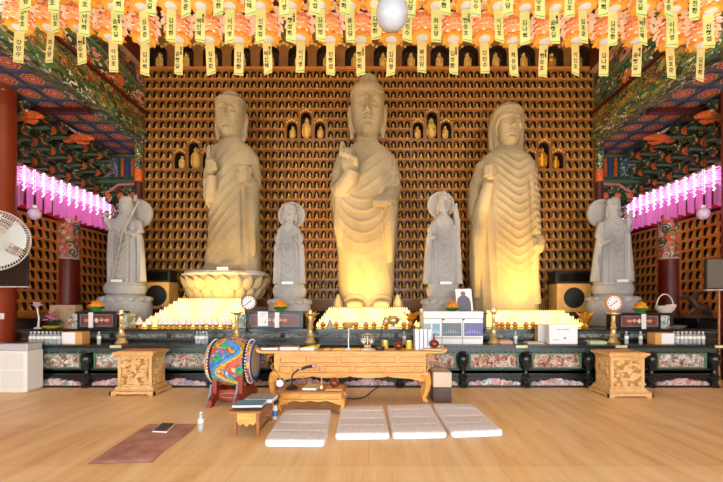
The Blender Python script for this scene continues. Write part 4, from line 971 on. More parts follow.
# ------------------------------------------------------------------ glowing stepped candle racks
M['candle'] = mat('lit candle lamp', (255,236,170), .5, emit=1.5, ecol=(255,226,140))
M['racksteps'] = mat('gilt rack step', (226,176,84), .4, .4)
def rack(pxl0, pxr0, pxl1, pxr1, ztop, n, label):
    t = thing('candle_rack', label, 'candle rack', (X((pxl0+pxr0)/2, 8.2), 8.2, 1.0), 'stepped racks of votive lights')
    b = MB(); lm = MB(); y0, y1 = 8.0, 8.52
    for j in range(n):
        f = j/(n-1); ya = y0+(y1-y0)*j/n; yb = y0+(y1-y0)*(j+1)/n; z = 1.0+(ztop-1.0)*(j+1)/n-.05
        xl, xr = X(pxl0+(pxl1-pxl0)*f, ya), X(pxr0+(pxr1-pxr0)*f, ya)
        b.box(xl, xr, ya, y1+.02, z-(ztop-1)/n if j else 1.0, z)
        k = int((xr-xl-.04)/.046)
        for i in range(k+1):
            x = xl+.025+(xr-xl-.05)*i/max(1,k)
            lm.lathe([(.017,0),(.021,.03),(.017,.06),(.004,.1)], (x,(ya+yb)/2,z), 6)
    b.build('steps', M['racksteps'], t, smooth=0)
    o = lm.build('lamps', M['candle'], t, smooth=60); o['kind'] = 'stuff'
    la = bpy.data.lights.new('rack_light', 'AREA'); la.energy = LAMP_E*(pxr0-pxl0)/100; la.color = (1,.64,.18); la.shape = 'RECTANGLE'; la.size = (X(pxr0,8.2)-X(pxl0,8.2))*.85; la.size_y = .3
    lo = bpy.data.objects.new('rack_light', la); COL.objects.link(lo); lo.location = ((X(pxl0,8.2)+X(pxr0,8.2))/2, 8.3, ztop+.1); lo.rotation_euler = (PI-.35, 0, 0)
LAMP_E = 22
rack(140, 246, 177, 243, 1.56, 9, 'glowing stepped rack of votive lights below the lotus pedestal on the left')
rack(316, 420, 328, 408, 1.36, 6, 'glowing stepped rack of votive lights at the feet of the middle giant')
rack(487, 585, 487, 566, 1.30, 5, 'glowing stepped rack of votive lights at the feet of the right giant')

# ------------------------------------------------------------------ things on the upper step (z = 1.0)
M['panelred'] = mat('red brown panel', (112,58,46), .4, var=.15)
M['lacblue'] = mat('blue black lacquer', (44,50,66), .3)
M['motif'] = mat('painted motif', (214,150,120), .5); M['motifw'] = mat('white motif', (216,206,196), .5)
M['sidepaint'] = painted('green and white painted side', [(200,206,198),(90,140,110),(206,206,200),(170,90,90),(120,160,140)], 12, mix2=[(206,206,200),(80,130,100)], s2=2)
CF = 7.56
def cabinet(p0, p1, ptop, sides, label):
    x0, x1, z1 = X(p0,CF), X(p1,CF), Z(ptop,CF); cx = (x0+x1)/2
    t = thing('offering_cabinet', label, 'cabinet', (cx, CF+.17, 1.0), 'black lacquer cabinets on the altar')
    m = MB(); m.box(x0, x1, CF, CF+.34, 1.0, z1-.03); m.box(x0, x1, CF-.012, CF, 1.0, 1.03); m.build('body', M['lacblk'], t, bevel=.006)
    m = MB(); m.box(x0-.03, x1+.03, CF-.03, CF+.36, z1-.03, z1); m.build('top', M['lacblk'], t, bevel=.006)
    m = MB(); a, b_, c, d = x0+.07, x1-.07, 1.045, z1-.055; m.box(a, b_, CF-.012, CF, c, d)
    m.build('panel', M['panelred'], t, smooth=0)
    m = MB()
    for q in ((a,b_,d-.012,d),(a,b_,c,c+.012),(a,a+.012,c,d),(b_-.012,b_,c,d)): m.box(q[0],q[1],CF-.018,CF-.012,q[2],q[3])
    m.build('panel_border', mat('border blue grey', (130,134,150), .5), t, smooth=0)
    zc = (c+d)/2; m = MB(); m2 = MB()
    for sg in (-1, 1):
        m.tube([(cx+sg*(.05+.06*i), CF-.016, zc+.03*math.sin(i*1.7)) for i in range(4)], [.012,.016,.014,.006], 6)
        m.ell((cx+sg*.2, CF-.014, zc+.01), (.05,.01,.022), 8, 5); m2.ell((cx+sg*.1, CF-.016, zc+.012), (.03,.01,.035), 8, 5)
    m2.ell((cx, CF-.016, zc), (.04,.012,.045), 10, 6); m.build('motif', M['motif'], t); m2.build('blossom', M['motifw'], t)
    for q in sides:
        w_ = .17; xa = x0-.02-w_ if q < 0 else x1+.02
        m = MB(); m.box(xa, xa+w_, CF+.02, CF+.3, 1.0, z1-.05); m.build('side_block', M['sidepaint'], t, bevel=.01)
    return cx, z1
CAB = [cabinet(77,117,311.5,(-1,1),'black lacquer cabinet with red flower panel near the far left statue'), cabinet(247,303,311.5,(-1,),'black lacquer cabinet with red flower panel and white notice, left of the centre'),
       cabinet(425,486,312.5,(),'black lacquer cabinet mostly hidden behind the white display box'), cabinet(617,661,313,(1,),'black lacquer cabinet with red flower panel at the right end')]
M['marigold'] = mat('orange petal', (240,160,40), .6, var=.15, vs=30); M['leaf'] = mat('leaf green', (70,140,70), .55); M['ribbon'] = mat('white strip', (232,230,222), .7)
def flowerbowl(px, z1, label, strip):
    x = X(px, CF+.08); y = CF+.1
    t = thing('lotus_lamp', label, 'flower lamp', (x, y, z1), 'orange lotus lamps on the cabinets')
    m = MB(); m.lathe([(.07,0),(.075,.012),(.05,.02),(.09,.04),(.12,.07),(.1,.085),(.02,.09)], (x,y,z1), 18); m.build('calyx', M['leaf'], t)
    m = MB()
    for ring,(r,z,tl,n) in enumerate(((.095,.06,.5,10),(.08,.085,.8,10),(.055,.11,1.1,8),(.03,.125,1.3,5))):
        for j in range(n): a = 2*PI*(j+.5*ring)/n; petal(m, (x+r*.75*math.cos(a), y+r*.75*math.sin(a), z1+z), a, tl, .075, .07, .02, (0,0,0,0))
    m.lathe([(.1,.06),(.1,.1),(.06,.15),(.01,.165)], (x,y,z1), 14); m.build('petals', M['marigold'], t, smooth=60); t.scale = (1.2,1.2,1.15)
    if strip:
        m = MB(); xx = X(strip, CF-.04); m.box(xx-.038, xx+.038, CF-.036, CF-.0335, z1-.27, z1-.015); m.build('paper_strip', M['ribbon'], t, smooth=0)
flowerbowl(95.5, CAB[0][1], 'orange lotus lamp with green base on the leftmost black cabinet', 91.5)
flowerbowl(280, CAB[1][1], 'orange lotus lamp with green base on the cabinet left of centre', 277.5)
flowerbowl(452.5, CAB[2][1], 'orange lotus lamp beside the portrait above the white display box', 0)
flowerbowl(641.5, CAB[3][1], 'orange lotus lamp with green base on the right end cabinet', 643.5)
# white notice on the second cabinet
def board(name, label, cat, p0, p1, q0, q1, Y, th, mt, marks=()):
    x0, x1, z0, z1 = X(p0,Y), X(p1,Y), Z(q1,Y), Z(q0,Y)
    t = thing(name, label, cat, ((x0+x1)/2, Y, z0)); m = MB(); m.box(x0, x1, Y, Y+th, z0, z1); m.build('board', mt, t, smooth=0)
    if marks:
        m = MB()
        for a, b_, c, d in marks: m.box(x0+(x1-x0)*a, x0+(x1-x0)*b_, Y-.002, Y, z0+(z1-z0)*c, z0+(z1-z0)*d)
        m.build('lettering', M['ink2'], t, smooth=0)
    return t
M['ink2'] = mat('grey print', (150,150,156), .8)
board('hanging_notice', 'white paper notice on the front of the black cabinet left of centre', 'notice', 257.8, 268, 311.5, 326, CF-.0345, .004, M['paper'], ((.2,.8,.86,.88),(.25,.75,.76,.78),(.2,.6,.66,.68),(.66,.82,.2,.34)))
# offering cups with white cones
m = MB(); m.lathe([(.04,0),(.044,.01),(.026,.025),(.04,.045),(.064,.07),(.066,.085)], seg=12); CUPM = m.mesh('cup', M['gold_bright'])
m = MB(); m.lathe([(.08,.085),(.078,.095),(.035,.18),(.004,.235)], seg=12); CONEM = m.mesh('cone', M['paper'])
cones = [139.5,149.5,160,165.5,171.5,177,183.7,189,197,203,210,216,224.5,230]
for i, px in enumerate(cones):
    y = 7.62; t = thing('offering_cup', f'small gilt cup with white paper cone on the altar step, {nth(i+1)} from the left', 'offering cup', (X(px,y), y, 1.0), 'gilt cups with white cones')
    child(CUPM, 'cup', t); child(CONEM, 'cone', t)
mp = mat('pink candle', (226,150,150), .5)
m = MB(); m.lathe([(.035,.06),(.045,.09),(.03,.13),(.004,.14)], seg=10); BUDM = m.mesh('candle', mp)
for i, px in enumerate([323,336,345,356,366,374,386,404,410,497,502,508,515,526,533]):
    y = 7.66; t = thing('offering_cup', f'small gilt cup with pink candle on the altar step, {nth(i+1)} from the left', 'offering cup', (X(px,y), y, 1.0), 'gilt cups with pink candles')
    child(CUPM, 'cup', t); child(BUDM, 'candle', t)
m = MB(); x = X(330,7.6); m.lathe([(.075,1.0),(.075,1.02),(.04,1.12),(.018,1.17),(.01,1.2)], (x,7.6,0), 4); tag(m.build('pyramid_ornament', mat('grey resin', (180,178,176), .4), smooth=0), 'small grey pyramid ornament left of the brass bowl', 'ornament')
# brass urn on the step
t = thing('incense_urn', 'round brass incense urn with two handles on the altar step', 'urn', (X(393,7.6),7.6,1.0)); c = (X(393,7.6),7.6,1.0)
m = MB(); m.lathe([(.06,0),(.065,.03),(.03,.06),(.04,.08),(.1,.1),(.125,.16),(.12,.2),(.09,.235),(.095,.25),(.07,.25)], c, 20); m.build('body', M['brass'], t)
m = MB()
for sg in (-1, 1): m.tube([(c[0]+sg*.11,c[1],c[2]+.16),(c[0]+sg*.17,c[1],c[2]+.2),(c[0]+sg*.13,c[1],c[2]+.25)], .014, 6)
m.build('handle', M['brass'], t); m = MB(); m.box(c[0]-.08,c[0]+.08,c[1]-.09,c[1]-.07,c[2],c[2]+.05); m.build('plate', M['paper'], t, smooth=0)
# gold ornaments beside the racks
for px, lab in ((309.5,'gilt leaf ornament right of the brass candlestick at the middle rack'),(412,'gilt leaf ornament left of the white display box'),(586,'gilt leaf ornament at the right end of the right rack')):
    x = X(px,7.8); y = 7.82; t = thing('gilt_ornament', lab, 'ornament', (x,y,1.0), 'gilt leaf ornaments'); m = MB(); m.lathe([(.07,1.0),(.08,1.04),(.04,1.07),(.1,1.16),(.13,1.2)], (x,y,0), 14); m.build('vase', M['gold_bright'], t)
    m = MB()
    for j in range(7): a = j*.9; m.tube([(x,y,1.15),(x+.1*math.cos(a),y+.05*math.sin(a),1.26+.02*(j%3)),(x+.2*math.cos(a),y+.08*math.sin(a),1.30+.03*(j%2))], [.02,.03,.006], 6)
    m.build('leaf', M['gold_bright'], t)
# speakers on the platform
def speaker(p0, p1, q0, q1, Y, label, blabel):
    x0, x1, z0, z1 = X(p0,Y), X(p1,Y), Z(q1,Y), Z(q0,Y); cx, cz = (x0+x1)/2, (z0+z1)/2
    t = thing('loudspeaker', label, 'speaker', (cx, Y+.25, 1.0), 'birch loudspeakers beside the statues')
    m = MB(); m.box(x0, x1, Y, Y+.45, z0, z1); m.build('cabinet', M['birch'], t, bevel=.012)
    m = MB(); m.lathe([(.24,-.012),(.25,.0),(.24,.012),(.1,.05),(.07,.03),(.01,.02)], (cx,Y,cz), 32, 0, 'y'); m.build('cone', M['black'], t)
    m = MB(); m.box(x0+.03, x1-.03, Y+.03, Y+.42, 1.0, z0); m.build('stand', M['darkred'], t, smooth=0)
    t = thing('amplifier_case', blabel, 'amplifier', (cx, Y+.25, z1), 'black cases on the loudspeakers')
    h = Z(q0-12.5,Y)-z1; m = MB(); m.box(x0-.02, x1, Y+.03, Y+.4, z1, z1+h); m.build('case', M['black'], t, bevel=.01)
    m = MB(); m.box(x0+.03, x1-.05, Y+.02, Y+.03, z1+.05, z1+h-.05); m.build('front_panel', M['screen'], t, smooth=0)
speaker(143.5,169,282,309,9.3,'birch loudspeaker with round black cone behind the far left statue','black amplifier case on the left birch loudspeaker')
speaker(557,591.5,283.5,312,9.3,'birch loudspeaker with round black cone behind the far right statue','black amplifier case on the right birch loudspeaker')
# basket on the right end cabinet
x, y, z = X(665,7.75), 7.75, CAB[3][1]
t = thing('handled_basket', 'white wicker basket with tall loop handle at the right end of the altar', 'basket', (x,y,1.0)); m = MB(); m.lathe([(.1,z),(.15,z+.06),(.18,z+.14),(.165,z+.14),(.14,z+.06),(.02,z+.02)], (x,y,0), 22); wick = mat('white wicker', (206,200,186), .7, bump=.01, bs=60); m.build('bowl', wick, t)
m = MB(); m.tube([(x+.165*math.cos(a),y,z+.13+.24*math.sin(a)) for a in [PI*i/12 for i in range(13)]], .012, 6); m.build('handle', wick, t); m = MB(); m.box(x-.09,x+.09,y-.1,y+.1,1.0,z); m.build('stand', M['lacblk'], t, smooth=0)
m = MB(); m.box(x-.05,x+.1,y-.17,y-.08,z+.12,z+.17); m.build('cloth', mat('pink cloth', (220,190,190), .7), t, bevel=.01)
# pink lotus arrangement at the left end
x, y = X(53,7.62), 7.62; t = thing('lotus_arrangement', 'pink artificial lotus flowers with leaves in a yellow dish, left end of the altar', 'flowers', (x,y,1.0))
m = MB(); m.lathe([(.1,1.0),(.15,1.03),(.17,1.06),(.1,1.05),(.02,1.05)], (x,y,0), 20); m.build('dish', mat('yellow dish', (206,170,50), .4), t)
m = MB()
for j in range(9): a = 2*PI*j/9; petal(m, (x,y,1.06), a, .35+.2*(j%3), .2, .13, .03, (0,0,0,0))
m.build('leaves', mat('dark leaf', (50,90,50), .5), t); m = MB(); pk = mat('pink lotus', (230,150,190), .5, var=.12, vs=20)
for fx, fz, r in ((-.03,.2,.1),(.02,.28,.09),(-.1,.15,.07),(.08,.16,.08)):
    for ring in range(2):
        for j in range(8): a = 2*PI*(j+.5*ring)/8; petal(m, (x+fx,y-.05,1.0+fz), a, .4+.5*ring, r, r*.7, .02, (0,0,0,0))
m.build('flowers', pk, t, smooth=60); m = MB(); m.tube([(x-.03,y-.05,1.2),(x,y,1.05)], .01, 6); m.tube([(x+.02,y-.05,1.28),(x,y,1.05)], .01, 6); m.build('stem', M['leaf'], t)
x = X(38,7.7); t = thing('lotus_bud', 'single pale pink lotus on a white stem left of the lotus arrangement', 'flower', (x,7.7,1.0)); m = MB(); m.tube([(x,7.7,1.0),(x+.02,7.7,1.2),(x-.02,7.7,1.42)], [.02,.014,.012], 8); m.lathe([(.07,1.0),(.07,1.012),(.01,1.03)], (x,7.7,0), 12); m.build('stem', M['ribbon'], t); m = MB()
for ring in range(2):
    for j in range(7): a = 2*PI*(j+.5*ring)/7; petal(m, (x-.02,7.7,1.42), a, .6+.5*ring, .12, .08, .02, (0,0,0,0))
m.build('petals', mat('pale pink petal', (236,206,214), .5), t)
x0, x1 = X(53.5,7.85), X(79,7.85); m = MB(); m.box(x0, x1, 7.75, 7.95, 1.0, Z(305,7.85)); tag(m.build('wooden_box', mat('tan box', (164,136,104), .6, var=.1), bevel=.008), 'plain tan wooden box behind the pink lotus arrangement', 'box')
m = MB(); x = X(674,7.7); m.lathe([(.13,1.0),(.2,1.05),(.21,1.06),(.02,1.03)], (x,7.7,0), 20); tag(m.build('tray', mat('grey tray', (130,130,118), .5)), 'round grey tray at the right end of the altar step', 'tray')

# ------------------------------------------------------------------ things on the altar table (z = .76)
def stick(px, qtop, Y, z0, label, cap=False):
    x = X(px,Y); h = Z(qtop,Y)-z0; t = thing('brass_candlestick', label, 'candlestick', (x,Y,z0), 'brass candlesticks on the altar')
    m = MB(); m.lathe([(.105,0),(.11,.02),(.08,.05),(.06,.1),(.075,.14),(.05,.17),(.04,.25),(.055,.28),(.04,.31),(.035,h*.6),(.05,h*.62),(.034,h*.66),(.032,h*.86),(.05,h*.9)], (x,Y,z0), 18); m.build('stem', M['brass'], t)
    m = MB(); r = .13 if cap else .075; m.lathe([(.04,h*.9),(r,h*.95),(r,h*.97),(.03,h*.975)], (x,Y,z0), 18); m.build('drip_pan', M['brass'], t)
    if not cap: m = MB(); m.lathe([(.03,h*.975),(.03,h*1.06),(.006,h*1.08)], (x,Y,z0), 10); m.build('candle', M['ribbon'], t)
stick(121.5,312,7.15,.76,'brass candlestick in front of the leftmost black cabinet')
stick(236.6,311,7.15,.76,'brass candlestick with a wide pan behind the drum', True)
stick(310.5,312,7.2,.76,'brass candlestick right of the notice cabinet')
stick(421.5,311,7.32,.76,'brass candlestick at the left edge of the white display box')
stick(493.7,310,7.15,.76,'brass candlestick right of the white display box')
stick(613.5,312,7.2,.76,'brass candlestick carrying the round clock on the right', True)
def clock(px, py, Y, r, zfoot, label, wd):
    x, z = X(px,Y), Z(py,Y); t = thing('round_clock', label, 'clock', (x,Y,zfoot), 'round clocks by the altar')
    m = MB(); m.lathe([(r,.03),(r*1.12,.02),(r*1.14,-.02),(r*1.0,-.035),(r*.95,-.02),(.01,-.02)], (x,Y,z), 32, 0, 'y'); m.build('case', wd, t)
    m = MB(); m.lathe([(r*.96,-.022),(.005,-.023)], (x,Y,z), 32, 0, 'y'); m.build('dial', M['paper'], t)
    m = MB()
    for k in range(12): a = k*PI/6; cx_, cz_ = x+r*.8*math.sin(a), z+r*.8*math.cos(a); m.box(cx_-.006,cx_+.006,Y-.026,Y-.0235,cz_-.012,cz_+.012)
    m.build('numerals', M['ink'], t, smooth=0); m = MB(); m.tube([(x,Y-.026,z),(x+r*.4,Y-.026,z+r*.3)], .008, 5); m.tube([(x,Y-.026,z),(x-r*.55,Y-.026,z-r*.45)], .006, 5); m.build('hands', M['ink'], t)
    m = MB(); m.box(x-.06,x+.06,Y-.02,Y+.05,zfoot,z-r*1.08); m.build('foot', wd, t, bevel=.006)
clock(249,302.5,7.62,.135,CAB[1][1],'round clock with brown rim on the cabinet above the drum',M['brownwood'])
clock(613.5,303,7.2,.135,Z(312,7.2)-.008,'round clock with orange wooden rim on the right brass candlestick',mat('orange rim', (206,140,80), .4))
def bottle_mesh(h=.22, r=.032):
    b = MB(); b.lathe([(r*.85,0),(r,.01),(r,h*.35),(r*.92,h*.4),(r,h*.45),(r,h*.66),(r*.6,h*.82),(r*.4,h*.88),(r*.4,h*.93)], seg=14)
    l = MB(); l.lathe([(r*1.02,h*.42),(r*1.02,h*.64)], seg=14, caps=False); c = MB(); c.lathe([(r*.46,h*.93),(r*.46,h),(.002,h)], seg=12)
    return b.mesh('body', M['pet']), l.mesh('paper_label', M['ribbon']), c.mesh('cap', M['white'])
M['pet'] = mat('clear bottle', (226,236,242), .12, trans=.6, spec=.5); BTL = bottle_mesh()
def bottle(x, y, z, label, group=None, parent=None):
    t = thing('water_bottle', label, 'bottle', (x,y,z), group)
    for me, n in zip(BTL, ('body','paper_label','cap')): child(me, n, t)
bottle(X(99,7.05),7.05,.76,'small clear water bottle on the altar below the leftmost cabinet'); bottle(X(626.5,7.1),7.1,.76,'clear water bottle on the altar, nearest the right candlestick'); bottle(X(640.5,7.1),7.1,.76,'clear water bottle on the altar, middle below the right cabinet')
bottle(X(515.5,7.1),7.1,.76,'clear water bottle on the altar in front of the right candle rack'); bottle(X(404,7.1),7.1,.76,'clear water bottle behind the round wooden gong on the desk')
def pack(p0, p1, Y, nx, ny, label):
    x0, x1 = X(p0,Y), X(p1,Y); t = thing('bottle_pack', label, 'bottle pack', ((x0+x1)/2,Y,.76), 'packs of bottled water on the altar')
    for i in range(nx):
        for j in range(ny):
            for me, n in zip(BTL, ('bottle','paper_label','cap')):
                if n == 'bottle': b = child(me, n, t, ((x1-x0)*((i+.5)/nx-.5), .075*j, 0))
                else: child(me, n, b)
    return t
pack(29,61,7.05,8,2,'pack of clear water bottles on the altar beside the air purifier'); pack(195.5,208,7.1,4,1,'row of four water bottles standing behind the painted drum'); pack(675.5,705,7.05,7,2,'pack of clear water bottles at the right end of the altar')
def carton(p0,p1,q0,Y,z,d,label,side=-1,face=None):
    x0,x1,z1 = X(p0,Y),X(p1,Y),Z(q0,Y); t = thing('carton', label, 'box', ((x0+x1)/2,Y,z)); xm = x0+(x1-x0)*(.35 if side<0 else .66)
    m = MB(); m.box(x0,x1,Y,Y+d,z,z1); m.build('body', mat('carton tan', (214,160,90), .6), t, bevel=.004)
    m = MB(); a,b_ = (xm,x1) if side<0 else (x0,xm); m.box(a,b_,Y-.003,Y,z+.01,z1-.01); m.build('front_label', face or M['paper'], t, smooth=0)
carton(62,82,332,7.0,.76,.2,'tan and white carton beside the left pack of water bottles',1); carton(655,674,333,7.0,.76,.2,'tan and white carton beside the right pack of water bottles',-1); carton(538,551,324.5,7.3,.76,.15,'orange carton behind the white donation notice',1)
board('donation_notice', 'white box notice with printed lines standing on the altar, right of the middle', 'notice', 549.5, 577.5, 324.5, 344, 6.98, .12, M['paper'], ((.25,.42,.72,.76),(.45,.7,.73,.77),(.12,.34,.2,.23),(.5,.6,.25,.35)))
# papers and folded cloth
for (p0,p1,Y,c,lab,hh) in ((576,592,7.1,(40,40,38),'black leather folder on the altar beside the white donation notice',.035),(590,607,7.0,(190,200,150),'green and white folded papers on the altar',.05),(500,513,7.0,(200,150,120),'small pinkish boxes on the altar right of a candlestick',.06),(528,545,7.0,(206,190,170),'flat pale parcel on the altar in front of the orange carton',.03)):
    m = MB(); m.box(X(p0,Y),X(p1,Y),Y,Y+.22,.76,.76+hh); m.box(X(p0,Y)+.02,X(p1,Y)-.03,Y+.01,Y+.2,.76+hh,.77+hh); tag(m.build('paper_folder' if hh<.055 else 'parcel', mat('folder', c, .6), bevel=.005), lab, 'papers')
# white display box with three lit pictures
BXY = 7.02; x0, x1, z1 = X(423.5,BXY), X(483,BXY), Z(311.5,BXY)
t = thing('display_box', 'white donation box with three pictures on its front, right of the desk', 'display box', ((x0+x1)/2,BXY+.15,.76)); m = MB(); m.box(x0,x1,BXY,BXY+.3,.76,z1-.13); m.build('body', M['white'], t, bevel=.006); m = MB(); m.box(x0-.006,x1+.006,BXY-.006,BXY+.3,z1-.125,z1); m.build('lid', M['white'], t, bevel=.006)
pics = [(423.8,431,323.5,336,(150,156,160)),(432.5,440,323.5,336,(110,150,180)),(442,461.5,323,336,(70,80,90)),(464,483,323,336,(74,70,130))]
for p0,p1,q0,q1,c in pics:
    m = MB(); m.box(X(p0,BXY),X(p1,BXY)-.004,BXY-.005,BXY,Z(q1,BXY),Z(q0,BXY)); m.build('picture', mat('picture', c, .3), t, smooth=0)
    m = MB()
    for i in range(7): xx = X(p0+(p1-p0)*(i+.7)/8.2,BXY); hh = .02+.05*math.sin(PI*(i+.5)/7); m.box(xx-.012,xx+.012,BXY-.007,BXY-.005,Z(q1-2.5,BXY),Z(q1-2.5,BXY)+hh)
    m.build('picture_detail', mat('picture light', tuple(min(255,int(v*1.5+30)) for v in c), .4), t, smooth=0)
m = MB()
for p in (442,462.5): m.box(X(p,BXY)-.006,X(p,BXY)+.006,BXY-.008,BXY,.77,z1-.14)
m.box(x0+.02,x1-.02,BXY-.006,BXY,Z(338.5,BXY),Z(337.5,BXY)); m.build('divider', M['ink2'], t, smooth=0)
m = MB()
for p in (443,463.5): m.ell((X(p,BXY),BXY-.012,Z(319.5,BXY)), (.018,.014,.014), 10, 6)
m.build('latch', M['black'], t)
# portrait leaning on the cabinet behind
PYY = 7.5; x0,x1,z0,z1 = X(458.5,PYY),X(475,PYY),CAB[2][1],Z(288.5,PYY)
t = thing('portrait_photograph', 'tall portrait photograph of a person in dark robes, above the white display box', 'portrait', ((x0+x1)/2,PYY+.12,z0)); L = .05
m = MB(); m.hexa([(x0,CF+.04,z0),(x1,CF+.04,z0),(x1,CF+.05,z0),(x0,CF+.05,z0)], [(x0-.03,CF+.1,z1),(x1-.03,CF+.1,z1),(x1-.03,CF+.11,z1),(x0-.03,CF+.11,z1)]); m.build('print', M['paper'], t, smooth=0)
cx = (x0+x1)/2-.012; hgt = z1-z0
def pp(u, v): return (cx+u*.15-.03*v, CF+.0385+.06*v, z0+hgt*v)
def fig(pts, mt, nm):
    m = MB(); fr = [pp(*p) for p in pts]; bk = [(a,b_+.0014,c) for a,b_,c in fr]; n = len(pts)
    m.add(fr+bk, [tuple(range(n)), tuple(range(2*n-1,n-1,-1))]+[(i,i+n,(i+1)%n+n,(i+1)%n) for i in range(n)]); m.build(nm, mt, t, smooth=0)
fig([(-.85,.03),(.85,.03),(.9,.4),(.75,.6),(.3,.72),(-.3,.72),(-.75,.6),(-.9,.4)], mat('grey robe print', (104,102,112), .6), 'robe_print')
fig([(.32*math.cos(2*PI*k/14), .80+.09*math.sin(2*PI*k/14)) for k in range(14)], mat('grey head print', (128,118,116), .6), 'head_print')
# ------------------------------------------------------------------ long sutra desk
DY0, DY1, DZ = 5.9, 6.3, .773
desk = thing('sutra_desk', 'long honey wood sutra desk with two rows of drawers and scroll ends', 'desk', (-.26, 6.1, 0))
xa, xb = X(262,DY0), X(441,DY0)
m = MB(); m.box(xa, xb, DY0-.03, DY1, DZ-.035, DZ)
for xe, sg in ((xa,-1),(xb,1)):
    m.prism([(xe,DZ-.035),(xe+sg*.05,DZ-.03),(xe+sg*.085,DZ+.0),(xe+sg*.09,DZ+.035),(xe+sg*.065,DZ+.045),(xe+sg*.045,DZ+.02),(xe,DZ)], 'xz', DY0-.03, DY1)
m.build('desk_top', M['honey'], desk, bevel=.006)
b0, b1 = X(274,DY0), X(426,DY0)
m = MB(); m.box(b0, b1, DY0, DY1-.03, .45, DZ-.035); m.build('body', M['honey'], desk, bevel=.004)
for row,(q0,q1,cells) in enumerate(((356.5,364,((279,307),(309,337),(339,366.5),(369,396),(399,426))),(366,374,((278,293),(295,320),(323.5,351),(354,381),(384,411),(413.5,426))))):
    for p0, p1 in cells:
        m = MB(); a,b_,c,d = X(p0,DY0)+.008,X(p1,DY0)-.008,Z(q1,DY0)+.004,Z(q0,DY0)-.004; w_ = .022
        for q in ((a,b_,d-w_,d),(a,b_,c,c+w_),(a,a+w_,c+w_,d-w_),(b_-w_,b_,c+w_,d-w_)): m.box(q[0],q[1],DY0-.028,DY0,q[2],q[3])
        m.box(a+w_,b_-w_,DY0-.006,DY0,c+w_,d-w_)
        m.build('drawer', M['honey'], desk, bevel=.003)
# waist moulding, cut apron and legs
m = MB(); m.box(b0-.02, b1+.02, DY0-.025, DY1-.02, .415, .452); pts = [(b0+.02,.416)]
n = 60; lo = []
for i in range(n+1):
    u = i/n; z = .395-.03*abs(math.sin(u*PI*4))**.5-.075*math.exp(-(min(u,1-u)/.07)**2); lo.append((b0+.02+(b1-b0-.04)*u, z))
m.prism([(b0+.02,.416)]+lo+[(b1-.02,.416)], 'xz', DY0-.018, DY0+.012); m.build('apron', M['honey'], desk, bevel=.003)
for x, sg in ((b0,-1),(b1,1)):
    for y, yf in ((DY0+.03,-1),(DY1-.1,1)):
        m = MB(); m.tube([(x-sg*.06,y,.44),(x+sg*.0,y,.40),(x+sg*.035,y,.30),(x+sg*.02,y,.18),(x-sg*.03,y,.07),(x-sg*.01,y,.02),(x+sg*.01,y,.0)], [.085,.08,.06,.05,.042,.05,.052], 10); m.build('leg', M['honey'], desk)
    m = MB(); m.tube([(x+sg*.03,DY0+.05,DZ-.05),(x+sg*.1,DY0+.05,DZ-.08),(x+sg*.11,DY0+.05,DZ-.15),(x+sg*.05,DY0+.05,DZ-.17),(x+sg*.06,DY0+.05,DZ-.12)], [.03,.028,.024,.02,.012], 8)
    m.tube([(x+sg*.01,DY0+.05,DZ-.2),(x+sg*.06,DY0+.05,DZ-.24),(x+sg*.02,DY0+.05,DZ-.3)], [.024,.02,.014], 8); m.build('scroll_bracket', M['brownwood'] if sg < 0 else M['honey'], desk)
# ---- on the desk
def book(name, p0, p1, Y, d, z, h, mt, label, rz=0, edge=True, cat='book', grp=None, pages=True):
    x0, x1 = X(p0,Y), X(p1,Y); t = thing(name, label, cat, ((x0+x1)/2, Y+d/2, z), grp, rz); w_ = (x1-x0)/2
    m = MB()
    if pages: m.box(-w_+.006,w_-.004,-d/2+.004,d/2-.004,.004,h-.004); m.build('pages', M['paper'], t, smooth=0)
    m = MB()
    if pages: m.box(-w_,w_,-d/2,d/2,0,.004); m.box(-w_,w_,-d/2,d/2,h-.004,h); m.box(-w_,-w_+.006,-d/2,d/2,.004,h-.004)
    else: m.box(-w_,w_,-d/2,d/2,0,h)
    m.build('cover', mt, t, smooth=0); return t
yel = mat('yellow cover', (232,222,90), .6); gcov = mat('ochre cover', (206,160,60), .6); blu = mat('blue cover', (92,146,174), .5); gry = mat('grey cover', (150,156,164), .5); brn = mat('brown cover', (96,56,36), .55)
book('book', 260, 277, 6.0, .2, DZ, .04, brn, 'brown book at the left end of the long desk', .1)
book('book', 279, 298, 5.98, .22, DZ, .05, gcov, 'thick book with ochre cover on the long desk', .06)
book('book', 301, 316, 6.0, .22, DZ, .03, M['paper'], 'white booklet under a yellow sheet on the long desk', -.2)
t = thing('yellow_sheet', 'bright yellow folded sheet lying on the white booklet', 'paper', (X(311,6.1),6.12,DZ+.03), None, -.3); m = MB(); m.hexa([(-.13,-.09,0),(.1,-.09,0),(.1,.09,0),(-.13,.09,0)],[(-.13,-.09,.004),(.1,-.09,.03),(.12,.09,.05),(-.12,.09,.008)]); m.build('sheet', yel, t, smooth=0)
for p0,p1,lab in ((324,331,'small gold card on the desk left of the brass bowl stand'),(333,345,'flat gold wrapped packet on the desk beside the brass bowl stand'),(351,360,'gold card on the desk right of the brass bowl stand')):
    m = MB(); m.box(X(p0,6.0),X(p1,6.0),5.98,6.12,DZ,DZ+.025); tag(m.build('gold_packet', mat('gold wrap', (226,170,60), .4), bevel=.004), lab, 'packet')
x, y = X(348.5,6.08), 6.08; t = thing('bowl_stand', 'brass bowl on a tall white stem on the long desk', 'bowl stand', (x,y,DZ))
m = MB(); m.lathe([(.085,0),(.07,.012),(.014,.03),(.01,.06),(.009,.3),(.02,.34)], (x,y,DZ), 18); m.build('stem', M['white'], t)
